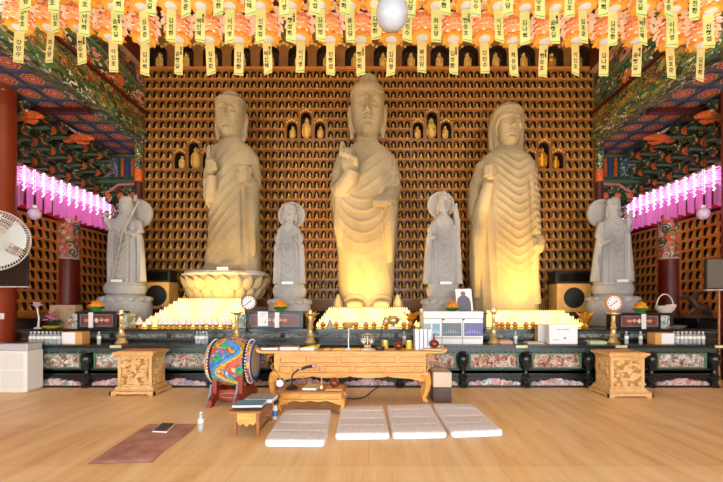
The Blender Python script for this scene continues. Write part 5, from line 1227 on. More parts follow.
m = MB(); m.lathe([(.02,.33),(.05,.35),(.09,.39),(.1,.42),(.095,.425),(.08,.41),(.02,.39)], (x,y,DZ), 22); m.tube([(x-.07,y,DZ+.42),(x-.08,y,DZ+.46),(x-.05,y,DZ+.48)], [.016,.014,.006], 6); m.build('bowl', M['brass'], t)
x, y = X(367.5,6.06), 6.06; t = thing('glass_lamp', 'glass candle holder with a brass base on the long desk', 'candle holder', (x,y,DZ))
m = MB(); m.box(x-.09,x+.09,y-.05,y+.05,DZ,DZ+.02); m.build('base', M['ribbon'], t, bevel=.004); m = MB()
for sg in (-1,1): m.ell((x+sg*.06,y,DZ+.16), (.05,.04,.075), 14, 9)
m.build('glass', M['glass'], t); m = MB(); m.tube([(x,y,DZ+.02),(x,y,DZ+.22)], .01, 8); m.lathe([(.06,.24),(.05,.25),(.012,.26)], (x,y,DZ), 14)
for sg in (-1,0,1): m.ell((x+sg*.035,y-.02,DZ+.055), (.02,.02,.035), 8, 6)
m.build('bells', M['brass'], t)
x, y = X(380,6.05), 6.05; t = thing('desk_microphone', 'black gooseneck microphone on the long desk', 'microphone', (x,y,DZ)); m = MB(); m.lathe([(.065,0),(.075,.012),(.07,.05),(.02,.06)], (x,y,DZ), 18); m.build('base', M['black'], t)
m = MB(); m.tube([(x,y,DZ+.05),(x+.01,y,DZ+.2),(x+.03,y,DZ+.36),(x+.055,y-.01,DZ+.44)], .009, 8); m.build('gooseneck', M['black'], t); m = MB(); m.tube([(x+.05,y-.01,DZ+.43),(x+.075,y-.03,DZ+.475),(x+.09,y-.05,DZ+.5)], [.016,.02,.018], 10); m.build('head', mat('mic grey', (150,140,130), .4), t)
def gong(px, Y, z, r, label, handle=None):
    x = X(px,Y); t = thing('wooden_gong', label, 'wooden gong', (x,Y,z), 'brown moktak wooden gongs'); m = MB(); m.ell((x,Y,z+r*.9), (r,r*.95,r*.9), 20, 14); m.build('body', M['moktak'], t)
    m = MB(); m.box(x-r*.6,x+r*.6,Y-r*.98,Y-r*.6,z+r*.55,z+r*.68); m.build('mouth', M['black'], t, bevel=.004)
    m = MB(); q = handle or (0,0,0)
    if handle: m.tube([(x,Y,z+r*1.6),(x+handle[0]*.6,Y,z+r*2.2),(x+handle[0],Y,z+handle[1])], [r*.3,r*.2,r*.14], 10)
    else: m.tube([(x+r*.7*math.cos(a),Y-r*.3,z+r*1.1+r*.75*math.sin(a)) for a in [PI*i/8 for i in range(9)]], r*.16, 8)
    m.build('handle', M['moktak'], t)
gong(398.5, 6.05, DZ, .075, 'round brown wooden gong with curved handle on the long desk')
for px, lab in ((385,'yellow tin behind the desk microphone'),(409,'yellow tin left of the white books')):
    x = X(px,6.2); t = thing('yellow_tin', lab, 'tin', (x,6.2,DZ), 'yellow tins on the desk'); m = MB(); m.cyl((x,6.2,DZ), .05, 0, .12, 16); m.build('body', mat('tin yellow', (220,190,50), .4), t); m = MB(); m.cyl((x,6.2,DZ), .052, .12, .135, 16); m.build('lid', M['brass'], t)
for i in range(4):
    p = 415+4.3*i; Y = 6.06; x0, x1 = X(p,Y), X(p+4.1,Y); t = thing('white_book', f'upright white book on the long desk, {nth(i+1)} of four from the left', 'book', ((x0+x1)/2,Y,DZ), 'upright white books on the desk'); m = MB(); m.box(x0+.004,x1-.004,Y+.004,Y+.2,DZ,DZ+.315); m.build('pages', M['ribbon'], t, smooth=0)
    m = MB(); m.box(x0,x1,Y,Y+.005,DZ,DZ+.32); m.box(x0,x0+.004,Y,Y+.205,DZ,DZ+.32); m.box(x1-.004,x1,Y,Y+.205,DZ,DZ+.32); m.build('cover', mat('book white', (214,222,230), .5), t, smooth=0)
x, y = X(434.5,5.97), 6.0; t = thing('round_mat', 'beige cushion mat under the bottle shaped wooden gong', 'mat', (x,y,DZ)); m = MB(); m.lathe([(.15,0),(.19,.01),(.18,.03),(.02,.034)], (x,y,DZ), 24, sq=(1,.55)); m.build('mat', mat('beige mat', (222,196,150), .7), t)
gong(434, 6.0, DZ+.034, .075, 'bottle shaped brown wooden gong with upright handle at the right end of the desk', (0,.22))

# ------------------------------------------------------------------ beige and brown box right of the desk
t = thing('storage_cube', 'beige topped box with dark brown lower half right of the long desk', 'box', (X(442,5.9),6.05,0)); x0,x1 = X(433.5,5.86),X(451.5,5.86); m = MB(); m.box(x0,x1,5.86,6.28,0,.235); m.build('lower', M['darkwood'], t, bevel=.006); m = MB(); m.box(x0-.003,x1+.003,5.855,6.285,.235,.46); m.build('upper', mat('beige board', (206,184,158), .6), t, bevel=.006)

# ------------------------------------------------------------------ small desk with its things
SZ = .305; s0, s1 = X(276,5.3), X(345,5.3); sd = thing('small_desk', 'small low honey wood desk in front of the long desk', 'desk', ((s0+s1)/2,5.5,0))
m = MB(); m.box(s0,s1,5.27,5.78,SZ-.028,SZ); m.build('desk_top', M['brownwood'], sd, bevel=.006)
m = MB(); m.box(s0+.05,s1-.05,5.3,5.75,.19,SZ-.028); m.build('body', M['honey'], sd, bevel=.004)
for i in range(3):
    a = s0+.07+(s1-s0-.14)*i/3; b_ = s0+.07+(s1-s0-.14)*(i+1)/3; m = MB(); m.box(a+.008,b_-.008,5.288,5.3,.2,SZ-.036); m.box(a+.03,b_-.03,5.283,5.288,.212,SZ-.05); m.build('drawer', M['honey'], sd, bevel=.003)
m = MB(); n = 40; m.prism([(s0+.05,.192)]+[(s0+.05+(s1-s0-.1)*i/n, .175-.018*abs(math.sin(PI*4*i/n))-.06*math.exp(-(min(i/n,1-i/n)/.1)**2)) for i in range(n+1)]+[(s1-.05,.192)], 'xz', 5.285, 5.31); m.build('apron', M['honey'], sd, bevel=.003)
for x, sg in ((s0+.05,-1),(s1-.05,1)):
    for y in (5.32,5.73):
        m = MB(); m.tube([(x-sg*.02,y,.2),(x+sg*.02,y,.15),(x+sg*.012,y,.08),(x-sg*.02,y,.03),(x+sg*.012,y,.0)], [.04,.036,.026,.022,.028], 10); m.build('leg', M['honey'], sd)
for xq, sg in ((s1,1),(s0,-1)): m = MB(); m.tube([(xq-sg*.04,5.3,.24),(xq+sg*.01,5.3,.2),(xq-sg*.02,5.3,.16)], [.02,.016,.01], 8); m.build('scroll_bracket', M['brownwood'], sd)
x, y = X(280,5.5), 5.5; t = thing('alarm_clock', 'small white twin bell alarm clock on the small desk', 'clock', (x,y,SZ)); m = MB(); m.lathe([(.045,-.02),(.05,-.015),(.05,.02),(.02,.03)], (x,y,SZ+.065), 24, 0, 'y'); m.build('case', M['white'], t)
m = MB(); m.lathe([(.043,-.022),(.003,-.0225)], (x,y,SZ+.065), 24, 0, 'y'); m.build('dial', M['paper'], t); m = MB(); m.box(x-.002,x+.002,y-.0245,y-.0228,SZ+.065,SZ+.095); m.box(x,x+.02,y-.0245,y-.0228,SZ+.063,SZ+.067); m.build('hands', M['ink'], t, smooth=0)
m = MB()
for sg in (-1,1): m.ell((x+sg*.025,y,SZ+.122), (.02,.02,.014), 10, 6)
m.build('bell', M['black'], t); m = MB()
for sg in (-1,1): m.tube([(x+sg*.03,y,SZ),(x+sg*.02,y,SZ+.03)], .006, 6)
m.build('foot', M['black'], t)
x, y = X(292,5.45), 5.45; t = thing('microphone_stand', 'black table microphone stand with bent arm on the small desk', 'microphone', (x,y,SZ)); m = MB(); m.lathe([(.085,0),(.09,.01),(.06,.035),(.02,.05),(.016,.07)], (x,y,SZ), 24); m.build('base', M['black'], t)
m = MB(); m.tube([(x,y,SZ+.06),(x,y,SZ+.17),(x+.03,y,SZ+.22),(x+.1,y,SZ+.27),(x+.15,y,SZ+.285)], [.012,.012,.011,.011,.011], 8); m.build('arm', M['black'], t); m = MB(); m.tube([(x+.13,y,SZ+.27),(x+.2,y,SZ+.3),(x+.29,y,SZ+.315)], [.017,.021,.024], 10); m.build('microphone', M['black'], t)
m = MB(); m.tube([(x+.285,y,SZ+.315),(x+.32,y,SZ+.318),(x+.34,y,SZ+.32)], [.026,.028,.014], 10); m.ell((x+.12,y,SZ+.28), (.025,.018,.018), 8, 6); m.build('grille', mat('mic pinkish grey', (206,170,150), .5), t)
book('book', 303, 317, 5.34, .26, SZ, .03, mat('cream cover', (214,206,160), .6), 'cream book lying on the small desk', -.1)
x, y = X(321.5,5.42), 5.42; t = thing('hand_bell', 'small brass hand bell standing on the small desk', 'bell', (x,y,SZ)); m = MB(); m.lathe([(.03,0),(.032,.01),(.022,.05),(.008,.06)], (x,y,SZ), 16); m.build('bell', M['brass'], t); m = MB(); m.lathe([(.007,.06),(.009,.09),(.006,.12),(.011,.145),(.003,.16)], (x,y,SZ), 12); m.build('handle', M['brass'], t)
x0, x1 = X(326,5.4), X(343,5.4); m = MB(); m.box(x0,x1,5.3,5.55,SZ,SZ+.02); tag(m.build('gong_pad', mat('tan pad', (222,168,100), .7), bevel=.006), 'tan pad under the wooden gong on the small desk', 'pad')
gong(334.5, 5.44, SZ+.02, .07, 'brown wooden gong on a tan pad on the small desk')
cp = [FP(a, b_, .01) for a, b_ in ((343,396),(347,398.5),(353,399),(360,398.5),(365,397),(369,394),(372,391),(376,388.5),(378,387.6))]
m = MB(); m.tube(cp, .009, 6); tag(m.build('power_cord', M['black']), 'black cord lying on the floor under the long desk', 'cord')

# ------------------------------------------------------------------ book stool
Q0, Q1 = 4.4, 5.0; x0, x1 = X(233.5,Q0), X(259,Q0); st = thing('book_stool', 'small brown wooden stool carrying hardcover books beside the small desk', 'stool', ((x0+x1)/2,4.7,0))
m = MB(); m.box(x0-.05,x1+.03,Q0-.03,Q1+.04,.262,.287); m.build('seat', M['brownwood'], st, bevel=.005)
for x in (x0,x1-.03):
    for y in (Q0,Q1-.03): m = MB(); m.frus(x+.015,y+.015,0,.262,.016,.016,.02,.02); m.build('leg', M['brownwood'], st, bevel=.003)
wav = lambda a,b_: [(a,.262)]+[(a+(b_-a)*i/24, .145-.03*math.sin(PI*i/24)+.014*math.cos(6*PI*i/24)) for i in range(25)]+[(b_,.262)]
for yq in (Q0+.008,Q1-.022): m = MB(); m.prism(wav(x0+.03,x1-.03),'xz',yq,yq+.014); m.build('apron', M['honey'], st, smooth=0)
for xq in (x1-.022,x0+.008): m = MB(); m.prism(wav(Q0+.03,Q1-.03),'yz',xq,xq+.014); m.build('side_apron', M['brownwood'], st, smooth=0)
m = MB(); m.box(x0+.02,x1-.02,Q1-.03,Q1-.01,.03,.05); m.box(x1-.025,x1-.01,Q0+.02,Q1-.02,.03,.05); m.build('stretcher', M['brownwood'], st, smooth=0)
book('book', 230.5, 260, 4.37, .26, .287, .035, blu, 'blue hardcover book lower of two on the front of the stool')
book('book', 231.5, 261.5, 4.39, .25, .322, .026, blu, 'blue hardcover book on top at the front of the stool', .05)
book('book', 245, 272.5, 4.72, .28, .287, .05, gry, 'grey hardcover book at the back of the stool', -.05)
t = thing('spray_bottle', 'white spray bottle with blue label and dark trigger behind the stool', 'bottle', (X(275,5.05),5.05,0)); x, y = X(275,5.05), 5.05; m = MB(); m.lathe([(.03,0),(.034,.01),(.034,.13),(.014,.18)], (x,y,0), 16); m.build('body', M['ribbon'], t); m = MB(); m.lathe([(.0345,.04),(.0345,.11)], (x,y,0), 16, caps=False); m.build('paper_label', M['bluelabel'], t); m = MB(); m.lathe([(.015,.18),(.016,.21),(.003,.215)], (x,y,0), 12); m.box(x-.012,x+.05,y-.012,y+.012,.21,.24); m.box(x+.03,x+.04,y-.006,y+.006,.17,.21); m.build('trigger', M['black'], t, bevel=.003)

# ------------------------------------------------------------------ painted drum on its red stand
RED=(200,70,36)
M['drum'] = painted('painted drum barrel', [(206,84,40),(60,110,180),(222,140,40),(56,130,90),(200,70,40),(206,140,130),(70,120,190),(226,160,50),(150,50,36)], 5.2, (1.2,1,1), mix2=[(226,170,60),(210,90,50),(80,130,200),(220,210,190),(60,140,100),(190,60,40)], s2=4, bump=0)
M['drumhead'] = mat('drum skin', (196,180,140), .6, var=.12, vs=4)
dx0, dx1, dy, dz, dr = -2.42, -1.775, 6.05, .60, .37
dr_ = thing('temple_drum', 'big barrel drum painted with a dragon in orange, blue and green', 'drum', ((dx0+dx1)/2, dy, 0.2)); dc = (0,dy,dz); L = dx1-dx0; mx = (dx0+dx1)/2
def rad(t): return dr*(1-.19*(2*t-1)**2)
m = MB(); m.lathe([(rad(i/14), dx0+L*i/14) for i in range(15)], dc, 48, 0, 'x'); m.build('barrel', M['drum'], dr_, smooth=50)
for t0 in (0,1):
    m = MB(); a = dx0 if t0 == 0 else dx1; sg = -1 if t0 == 0 else 1; r = rad(t0)
    m.lathe([(r*1.0,a-sg*.0),(r*.985,a+sg*.012),(r*.9,a+sg*.016),(.01,a+sg*.018)], dc, 48, 0, 'x'); m.build('drum_head', M['drumhead'], dr_)
    m = MB(); m.lathe([(rad(t0)+.002,a-sg*.012),(rad(t0)*1.03,a-sg*.03),(rad(.1)+.014,a-sg*.07),(rad(.12)+.003,a-sg*.085)], dc, 48, 0, 'x', caps=False)
    for j in range(44): an = 2*PI*j/44; rr = rad(.06)+.02; m.ell((a-sg*.045, dy+rr*math.cos(an), dz+rr*math.sin(an)), (.013,.013,.013), 6, 4, 1)
    m.build('rim_band', [M['black'], M['paper']], dr_)
m = MB(); m.lathe([(rad(1)*.99,dx1+.013),(rad(1)*1.0,dx1+.02),(rad(1)*.82,dx1+.024),(rad(1)*.82,dx1+.012)], dc, 48, 0, 'x', caps=False); m.build('painted_ring', mat('ring blue', (50,80,160), .5), dr_)
def ds(t, an, lift=0): r = rad(t)+lift; return (dx0+L*t, dy+r*math.cos(an), dz+r*math.sin(an))
m = MB(); pth = []
for i in range(30): u = i/29; pth.append(ds(.22+.56*(.5+.5*math.sin(u*9)), 2.2+u*2.3, .012))
m.tube(pth, [.05-.001*i for i in range(30)], 8); m.build('dragon', mat('dragon blue', (60,126,196), .5, var=.35, vs=45), dr_)
m = MB(); pth2 = [(p[0]+.045,p[1]-.012,p[2]-.01) for p in pth]; m.tube(pth2, .022, 6); m.build('dragon_belly', mat('dragon belly', (232,170,60), .5, var=.3, vs=50), dr_)
m = MB()
for k,(tt,an) in enumerate(((.3,2.9),(.75,2.5),(.6,3.9),(.25,3.7),(.8,3.4),(.45,2.3))):
    for q in range(4): p = ds(tt+.045*math.cos(q*1.6), an+.13*math.sin(q*1.6), .004); m.ell(p, (.04,.024,.034), 8, 6)
m.build('cloud', mat('cloud green', (50,150,100), .5, var=.3, vs=20), dr_)
m = MB(); f = ds(.45,3.15,.012); m.ell(f, (.075,.035,.07), 14, 8); m.build('dragon_face', mat('dragon face orange', (236,130,40), .5, var=.3, vs=30), dr_)
sr = mat('stand red', (150,50,30), .35, var=.12); sg_ = mat('stand gold line', (206,140,100), .4); stn = thing('drum_stand', 'low red wooden stand cradling the painted drum', 'stand', (mx, dy, 0))
for x in (dx0+.10, dx1-.16):
    m = MB(); m.prism([(dy-.5,0),(dy-.36,0),(dy-.3,.05),(dy+.3,.05),(dy+.36,0),(dy+.5,0),(dy+.46,.1),(dy+.3,.16),(dy+.3,.40),(dy+.26,.42)]+[(dy+.33*math.cos(a),dz+.02-.40*math.sin(a)) for a in [.7+i*(PI-1.4)/10 for i in range(11)]]+[(dy-.26,.42),(dy-.3,.40),(dy-.3,.16),(dy-.46,.1)], 'yz', x, x+.07)
    m.build('end_frame', sr, stn, bevel=.006)
for yy in (-.2,.17): m = MB(); m.box(dx0+.17,dx1-.16,dy+yy,dy+yy+.03,.03,.2); m.build('rail', sr, stn, bevel=.005)
m = MB(); xc = mx; m.tube([(xc+.16*math.cos(2*PI*i/20),dy-.204,.115+.035*math.sin(2*PI*i/20)) for i in range(21)], .008, 6); m.build('gold_ornament', sg_, stn)
sg2_ = mat('scroll grey', (150,160,170), .5)
for x in (dx0+.095, dx1-.165): m = MB(); m.tube([(x-.004,dy-.46,.04),(x-.004,dy-.38,.12),(x-.004,dy-.33,.2),(x-.004,dy-.3,.3)], .016, 6); m.build('edge_scroll', sg2_, stn)

# ------------------------------------------------------------------ carved pedestals either side
def pedestal(p0, p1, qb, label):
    Y = FY(qb); x0, x1 = X(p0,Y), X(p1,Y); cx = (x0+x1)/2; hw = (x1-x0)/2; hd = .285; cy = Y+hd; t = thing('carved_pedestal', label, 'pedestal', (cx,cy,0), 'carved wooden pedestals before the altar'); hz = .70
    m = MB(); pr = [(cx-hw,0),(cx-hw+.1,0),(cx-hw+.12,.025),(cx+hw-.12,.025),(cx+hw-.1,0),(cx+hw,0),(cx+hw,.07),(cx-hw,.07)]; m.prism(pr,'xz',cy-hd,cy-hd+.03); m.prism(pr,'xz',cy+hd-.03,cy+hd)
    pr2 = [(a-cx+cy if 0 else cy+(a-cx)*hd/hw, b_) for a, b_ in pr]; m.prism(pr2,'yz',cx-hw,cx-hw+.03); m.prism(pr2,'yz',cx+hw-.03,cx+hw)
    m.frus(cx,cy,.069,.07,hw-.001,hd-.001,hw-.001,hd-.001); m.frus(cx,cy,.07,.1,hw-.02,hd-.02,hw-.05,hd-.045); m.frus(cx,cy,.1,.135,hw-.06,hd-.05,hw-.07,hd-.06); m.build('plinth', M['pale'], t, bevel=.004)
    bw, bd = hw-.09, hd-.075; m = MB(); m.frus(cx,cy,.135,hz-.085,bw-.05,bd-.05,bw-.05,bd-.05)
    for sx in (-1,1):
        for sy in (-1,1): m.box(cx+sx*bw-(.05 if sx>0 else 0),cx+sx*bw+(.05 if sx<0 else 0),cy+sy*bd-(.05 if sy>0 else 0),cy+sy*bd+(.05 if sy<0 else 0),.135,hz-.085)
    for z in (.135,hz-.115): m.frus(cx,cy,z,z+.03,bw-.004,bd-.004,bw-.004,bd-.004)
    m.build('body', M['pale'], t, bevel=.004)
    r = random.Random(int(p0)); bl = [(r.random(),r.random()) for _ in range(46)]
    def floral(u,v):
        h = 0
        for cu,cv in bl:
            d = math.hypot(u-cu,v-cv); a = math.atan2(v-cv,u-cu); h = max(h, (1 if d < .085*(1+.3*math.sin(5*a)) else 0)*(1-d*6))
        return .065*min(1, 2.4*h)
    for side in ('front','left','right'):
        m = MB()
        if side == 'front': m.grid(lambda u,v: (cx-bw+.05+(2*bw-.1)*u, cy-bd+.045-floral(u,v), .165+(hz-.28)*v), 40, 36)
        else:
            sg = -1 if side == 'left' else 1; m.grid(lambda u,v: (cx+sg*(bw-.045+floral(u,v)), cy-bd+.05+(2*bd-.1)*u, .165+(hz-.28)*v), 30, 34)
        m.build('carved_panel', M['pale'], t, smooth=60)
    m = MB(); m.frus(cx,cy,hz-.085,hz-.06,bw+.005,bd+.005,bw+.02,bd+.02); m.frus(cx,cy,hz-.06,hz-.035,bw+.02,bd+.02,hw-.04,hd-.03); m.frus(cx,cy,hz-.035,hz,hw-.035,hd-.025,hw-.03,hd-.02); m.build('cornice', M['pale'], t, bevel=.004)
    m = MB(); m.frus(cx,cy,hz,hz+.012,hw-.07,hd-.06,hw-.07,hd-.06); m.build('inset_top', M['honey'], t, bevel=.003)
pedestal(109,154.6,396,'square carved wooden pedestal before the altar on the left'); pedestal(608,653.7,398,'square carved wooden pedestal before the altar on the right')

# ------------------------------------------------------------------ cushions, mat, bottle, tablet
def fab():
    t = NT('white quilted cushion cloth'); n1 = t.n('ShaderNodeTexNoise', Scale=55.0, Detail=4.0); t.l(t.coords(), n1.inputs['Vector'])
    t.l(t.ramp(n1.outputs['Fac'], [(.35,(214,211,214)),(.6,(234,232,234))]), t.b.inputs['Base Color']); t.b.inputs['Roughness'].default_value = .9; t.bump(n1.outputs['Fac'], .004, .3); return t.mat
M['cush'] = fab()
def cushion(cs, label, grp='white floor cushions'):
    c = [Vector(FP(*p, .04)) for p in cs]; ctr = sum(c, Vector())/4; ctr.z = 0; t = thing('floor_cushion', label, 'cushion', ctr, grp)
    def pt(u, v, top):
        p = c[0]*(1-u)*(1-v)+c[1]*u*(1-v)+c[2]*u*v+c[3]*(1-u)*v
        # rounded corners: pull in near corners
        e = min(u,1-u,v,1-v)
        k = .0
        cu, cv = abs(2*u-1), abs(2*v-1)
        if cu > .8 and cv > .8:
            f = math.hypot((cu-.8)/.2,(cv-.8)/.2)
            if f > 1: uu = .5+math.copysign((.8+(cu-.8)/f)/2, u-.5); vv = .5+math.copysign((.8+(cv-.8)/f)/2, v-.5); p = c[0]*(1-uu)*(1-vv)+c[1]*uu*(1-vv)+c[2]*uu*vv+c[3]*(1-uu)*vv
        h = .062*min(1, (e/.035))**.5
        h += .006*math.sin(v*PI*3)*min(1,e/.1)-.012*sum(math.exp(-((v-q)/.012)**2) for q in (.25,.5,.75))*min(1,e/.05)
        return (p.x, p.y, max(.004, h)) if top else (p.x, p.y, .002)
    m = MB(); m.grid(lambda u,v: pt(u,v,True), 40, 56); m.grid(lambda u,v: pt(u,v,False), 40, 56)
    m.build('cover', M['cush'], t, smooth=70)
cushion([(284,409.5),(332,410),(325.7,443.6),(262.6,443)], 'white floor cushion in front of the small desk, leftmost of four')
cushion([(341,406.6),(383.5,406.6),(391,436),(334,436.6)], 'white floor cushion, second from the left of four')
cushion([(386.3,405.7),(430.5,405),(448.5,435),(391.8,436)], 'white floor cushion, third from the left of four')
cushion([(432.2,404.5),(473.5,404.5),(505,432.5),(451,434.7)], 'white floor cushion, rightmost of four')
mc = [FP(149,424.5),FP(197,424.5),FP(153,462.5),FP(87.5,464)]; ctr = tuple(sum(p[i] for p in mc)/4 for i in range(3)); t = thing('prayer_mat', 'thin reddish brown mat on the floor at the left', 'mat', ctr)
def mp_(u,v,top):
    p = [mc[0][i]*(1-u)*(1-v)+mc[1][i]*u*(1-v)+mc[2][i]*u*v+mc[3][i]*(1-u)*v for i in range(3)]
    e = min(1, min(u,1-u,v,1-v)/.03); h = .006+.012*e+.004*math.sin(9*u+5*v)*e*math.sin(7*v); return (p[0]+.02*math.sin(v*6)*(u>.9),p[1],h if top else .001)
m = MB(); m.grid(lambda u,v: mp_(u,v,True), 30, 40); m.grid(lambda u,v: mp_(u,v,False), 30, 40); m.build('cloth', mat('brown suede', (176,126,110), .85, var=.14, vs=5, bump=.004, bs=8), t, smooth=60)
tc = [FP(152,432.5,.02),FP(167,433,.02),FP(175.8,424.3,.02),FP(161.7,424,.02)]; t = thing('tablet_computer', 'dark screened tablet with white edge lying on the brown mat', 'tablet', (sum(p[0] for p in tc)/4,sum(p[1] for p in tc)/4,.02))
m = MB(); m.hexa([(p[0],p[1],.022) for p in tc],[(p[0],p[1],.036) for p in tc]); m.build('case', M['white'], t, bevel=.004); cx_, cy_ = t.location.x, t.location.y
m = MB(); sq = [(cx_+(p[0]-cx_)*.9, cy_+(p[1]-cy_)*.93) for p in tc]; m.hexa([(a,b_,.0362) for a,b_ in sq],[(a,b_,.038) for a,b_ in sq]); m.build('screen', mat('navy screen', (36,44,70), .25), t, smooth=0)
bx_, by_, _ = FP(201,430.5); bottle(bx_, by_, 0, 'clear water bottle standing on the floor beside the brown mat')

# ------------------------------------------------------------------ air purifier, fan, screens at the sides
x1, Y = X(27,6.5), 6.5; x0 = x1-.75; t = thing('air_purifier', 'white air purifier on the floor at the far left before the altar', 'air purifier', ((x0+x1)/2,Y+.15,0)); m = MB(); m.box(x0,x1,Y,Y+.33,.03,.70); m.box(x0+.03,x1-.03,Y+.03,Y+.3,0,.03); m.build('body', M['white'], t, bevel=.025)
m = MB(); m.box(x0+.005,x1-.005,Y+.005,Y+.325,.70,.82); m.build('top_panel', mat('silver grey', (186,186,190), .35), t, bevel=.02); m = MB(); m.lathe([(.04,-.006),(.035,-.012),(.002,-.012)], (x1-.48,Y+.005,.76), 20, 0, 'y'); m.build('dial', mat('dial pinkish', (226,170,160), .4), t)
m = MB()
for i in range(24): m.box(x0+.05+.027*i,x0+.06+.027*i,Y-.004,Y,.08,.36); m.box(x0+.05+.027*i,x0+.06+.027*i,Y-.004,Y,.4,.66)
m.build('grille', mat('grille white', (214,214,206), .5), t, smooth=0); m = MB(); m.box(x0+.2,x1-.2,Y+.1,Y+.25,.82,.825); m.build('vent', M['black'], t, smooth=0)
# standing fan
FYY = 6.2; fx, fz, fr = X(-8,FYY), Z(240,FYY), .5; t = thing('wall_mounted_fan', 'big white wire cage fan mounted on the left red column', 'fan', (fx,FYY+.3,fz-.5)); Rm = Matrix.Translation((fx,FYY,fz)) @ Matrix.Rotation(.42, 4, 'Z') @ Matrix.Rotation(-.1, 4, 'X') @ Matrix.Scale(1.36, 4)
def fanpart(mb, nm, mt, sm=40): mb.xf(Rm); return mb.build(nm, mt, t, smooth=sm)
fw = mat('fan white', (226,228,222), .4); m = MB(); R = .36
for sgn in (-1, 1):
    for j in range(72):
        a = 2*PI*j/72; pts = []
        for k in range(7):
            r = R*(.16+.84*k/6); pts.append((r*math.cos(a+.25*(1-k/6)), sgn*(.075*(1-(k/6)**2.2))-.0, r*math.sin(a+.25*(1-k/6))))
        m.tube(pts, .0028, 4)
    for rr in (.5,.8,1.0): m.tube([(R*rr*math.cos(2*PI*i/48), sgn*.075*(1-rr**2.2), R*rr*math.sin(2*PI*i/48)) for i in range(49)], .004 if rr < 1 else .008, 6)
fanpart(m, 'cage', fw); m = MB(); m.lathe([(.06,-.085),(.055,-.095),(.04,-.1),(.002,-.1)], (0,0,0), 24, 0, 'y'); fanpart(m, 'badge', mat('fan badge blue grey', (110,140,160), .4)); m = MB(); m.lathe([(.035,-.1),(.032,-.106),(.002,-.107)], (0,0,0), 20, 0, 'y'); fanpart(m, 'badge_centre', mat('badge yellow', (226,190,90), .4))
bl = mat('translucent blade', (226,230,228), .35, trans=.08)
for k in range(4):
    m = MB(); a0 = k*PI/2+.3; m.grid(lambda u,v: ((.05+.27*v)*math.cos(a0+(u-.5)*1.25*(.6+.4*v)), .035*(u-.5)*1.4, (.05+.27*v)*math.sin(a0+(u-.5)*1.25*(.6+.4*v))), 10, 8); m2 = MB(); m2.v = [(p[0],p[1]+.003,p[2]) for p in m.v]; b0_ = len(m.v); m.v += m2.v; m.f += [tuple(i+b0_ for i in f) for f in m.f]; m.m += m.m[:]; fanpart(m, 'blade', bl, 60)
m = MB(); m.lathe([(.07,.06),(.085,.09),(.08,.2),(.05,.26),(.002,.27)], (0,0,0), 24, 0, 'y'); fanpart(m, 'motor', fw); m = MB(); m.tube([(fx-.1,FYY+.3,fz-.03),(fx-.35,FYY+.5,fz-.16),(-7.1,7.17,fz-.2)], [.04,.035,.035], 12); m.build('arm', fw, t); m = MB(); m.box(-7.25,-6.98,7.14,7.2,fz-.36,fz-.04); m.build('mounting_plate', fw, t, bevel=.01)
# screens on brackets
def screen(xa, xb, q0, q1, Y, label, mt, sg):
    z0, z1 = Z(q1,Y), Z(q0,Y); t = thing('wall_mounted_screen', label, 'screen', ((xa+xb)/2,Y,z0)); m = MB(); m.box(xa,xb,Y,Y+.05,z0,z1); m.build('frame', M['black'], t, bevel=.004); m = MB(); m.box(xa+.015,xb-.015,Y-.003,Y,z0+.03,z1-.015); m.build('display', mt, t, smooth=0)
    m = MB(); m.box(xa,xb,Y-.004,Y+.05,z0-.012,z0); m.build('lower_edge', M['ribbon'], t, smooth=0); m = MB(); m.box(sg*7.0-.06,sg*7.0+.06,Y+.05,7.22,(z0+z1)/2-.06,(z0+z1)/2+.06); m.build('bracket', M['black'], t, smooth=0)
screen(-7.3, X(27,6.9), 255, 286.5, 6.9, 'dark wall screen mounted on the left column', M['screen'], -1); screen(X(706.5,6.9), 7.3, 258.5, 289.5, 6.9, 'grey wall screen mounted on the right column', M['screen_grey'], 1)
m = MB(); xx = X(720.5,6.9); m.tube([(xx,6.93,0),(xx,6.93,Z(291,6.9)-.0)], .018, 8); m.lathe([(.045,0),(.04,.02),(.02,.03)], (xx,6.93,0), 16); tag(m.build('screen_stand_pole', M['brownwood']), 'thin brown pole standing under the grey screen on the right', 'pole')
m = MB(); m.box(-6.81,-6.74,7.19,7.215,1.2,1.31); tag(m.build('wall_socket', M['ribbon'], bevel=.004), 'white socket plate on the left red column', 'socket')
# dark side tables under the side niches
for s, sdn in ((-1,'left'),(1,'right')):
    t = thing('side_table', f'dark wooden table under the {sdn} side wall niches', 'table', (s*7.3,8.6,0), 'dark tables along the side walls'); dk = M['lacblk']
    m = MB(); m.box(min(s*6.75,s*7.76),max(s*6.75,s*7.76),8.0,9.7,1.1,1.18); m.build('table_top', dk, t, bevel=.01); m = MB(); m.box(min(s*6.8,s*7.7),max(s*6.8,s*7.7),8.06,9.64,.92,1.1); m.build('apron', dk, t, smooth=0)
    for x in (6.85,7.65):
        for y in (8.1,9.6): m = MB(); m.box(s*x-.05,s*x+.05,y-.05,y+.05,0,.92); m.build('leg', dk, t, smooth=0)
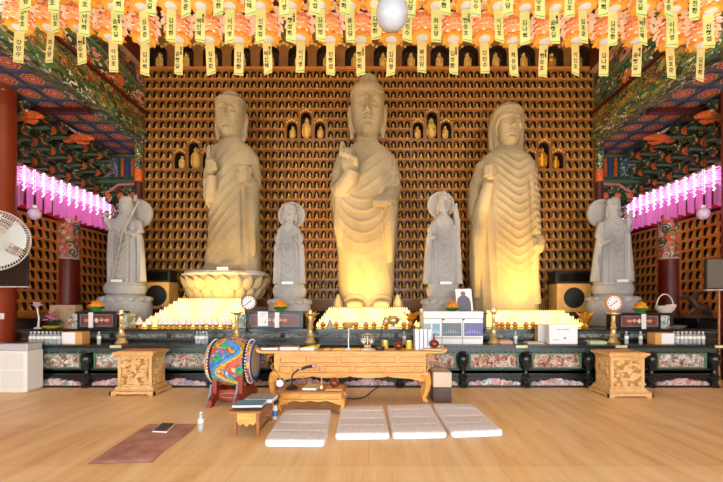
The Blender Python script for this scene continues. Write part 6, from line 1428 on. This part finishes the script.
# dark branch-like dragon carving on the right table
x, y, z = 6.95, 8.3, 1.18; t = thing('dark_dragon_carving', 'dark wooden dragon carving on the right side table', 'carving', (x,y,z)); m = MB(); m.box(x-.3,x+.3,y-.1,y+.1,z,z+.05); m.build('base', M['darkwood'], t, bevel=.01)
m = MB(); m.tube([(x+.28,y,z+.04),(x+.2,y,z+.2),(x+.02,y,z+.26),(x-.1,y,z+.4),(x+.05,y,z+.52),(x+.2,y,z+.56)], [.08,.09,.08,.07,.05,.02], 10); m.tube([(x-.1,y,z+.4),(x-.25,y,z+.46),(x-.34,y,z+.42)], [.06,.05,.02], 8); m.tube([(x+.05,y,z+.26),(x-.1,y,z+.14),(x-.2,y,z+.05)], [.05,.04,.03], 8); m.build('dragon', M['darkwood'], t)

# ------------------------------------------------------------------ daylight through the open front, added lights
w = bpy.data.worlds.new('world'); sc.world = w; w.use_nodes = True; bg = w.node_tree.nodes['Background']; bg.inputs['Color'].default_value = (.95,.98,1.0,1); bg.inputs['Strength'].default_value = 7.6
def lamp(kind, loc, e, col, size=.3, rot=None, **kw):
    la = bpy.data.lights.new('fill_light', kind); la.energy = e; la.color = col
    if kind == 'AREA': la.size = size
    else: la.shadow_soft_size = size
    for k, v in kw.items(): setattr(la, k, v)
    o = bpy.data.objects.new('fill_light', la); COL.objects.link(o); o.location = loc
    if rot: o.rotation_euler = rot
    return o
for x in (-4.2, -1.4, 1.4, 4.2): lamp('POINT', (x, 6.4, 6.9), 120, (1,.74,.42), .25)  # added warm fill lights high in the hall, without fixtures
def spot(loc, to, e, col, ang):
    o = lamp('SPOT', loc, e, col, .12); o.data.spot_size = ang; o.data.spot_blend = 1.0
    o.rotation_euler = (Vector(to)-Vector(loc)).to_track_quat('-Z', 'Y').to_euler()
# added spots without fixtures: yellow rack glow on the bodies, contrast on the faces
for x, xs, e in ((-3.15,-3.3,130),(-.05,-.55,420),(3.15,3.6,460)): spot((xs, 7.55, 1.4), (x, 8.9, 3.0), e, (1,.56,.10), 1.6)
for x, xs, zt_ in ((-3.25,-4.6,5.6),(-.03,-1.5,6.0),(3.2,1.9,5.2)): spot((xs, 6.6, 1.0), (x, 8.9, zt_), 520, (1,.80,.52), .55)
sc.view_settings.view_transform = 'Standard'; sc.view_settings.look = 'None'; sc.view_settings.exposure = .12; sc.view_settings.gamma = 1
sc.cycles.use_denoising = True
sc.cycles.max_bounces = 8
for o in bpy.data.objects:
    if '_o' in o: del o['_o']
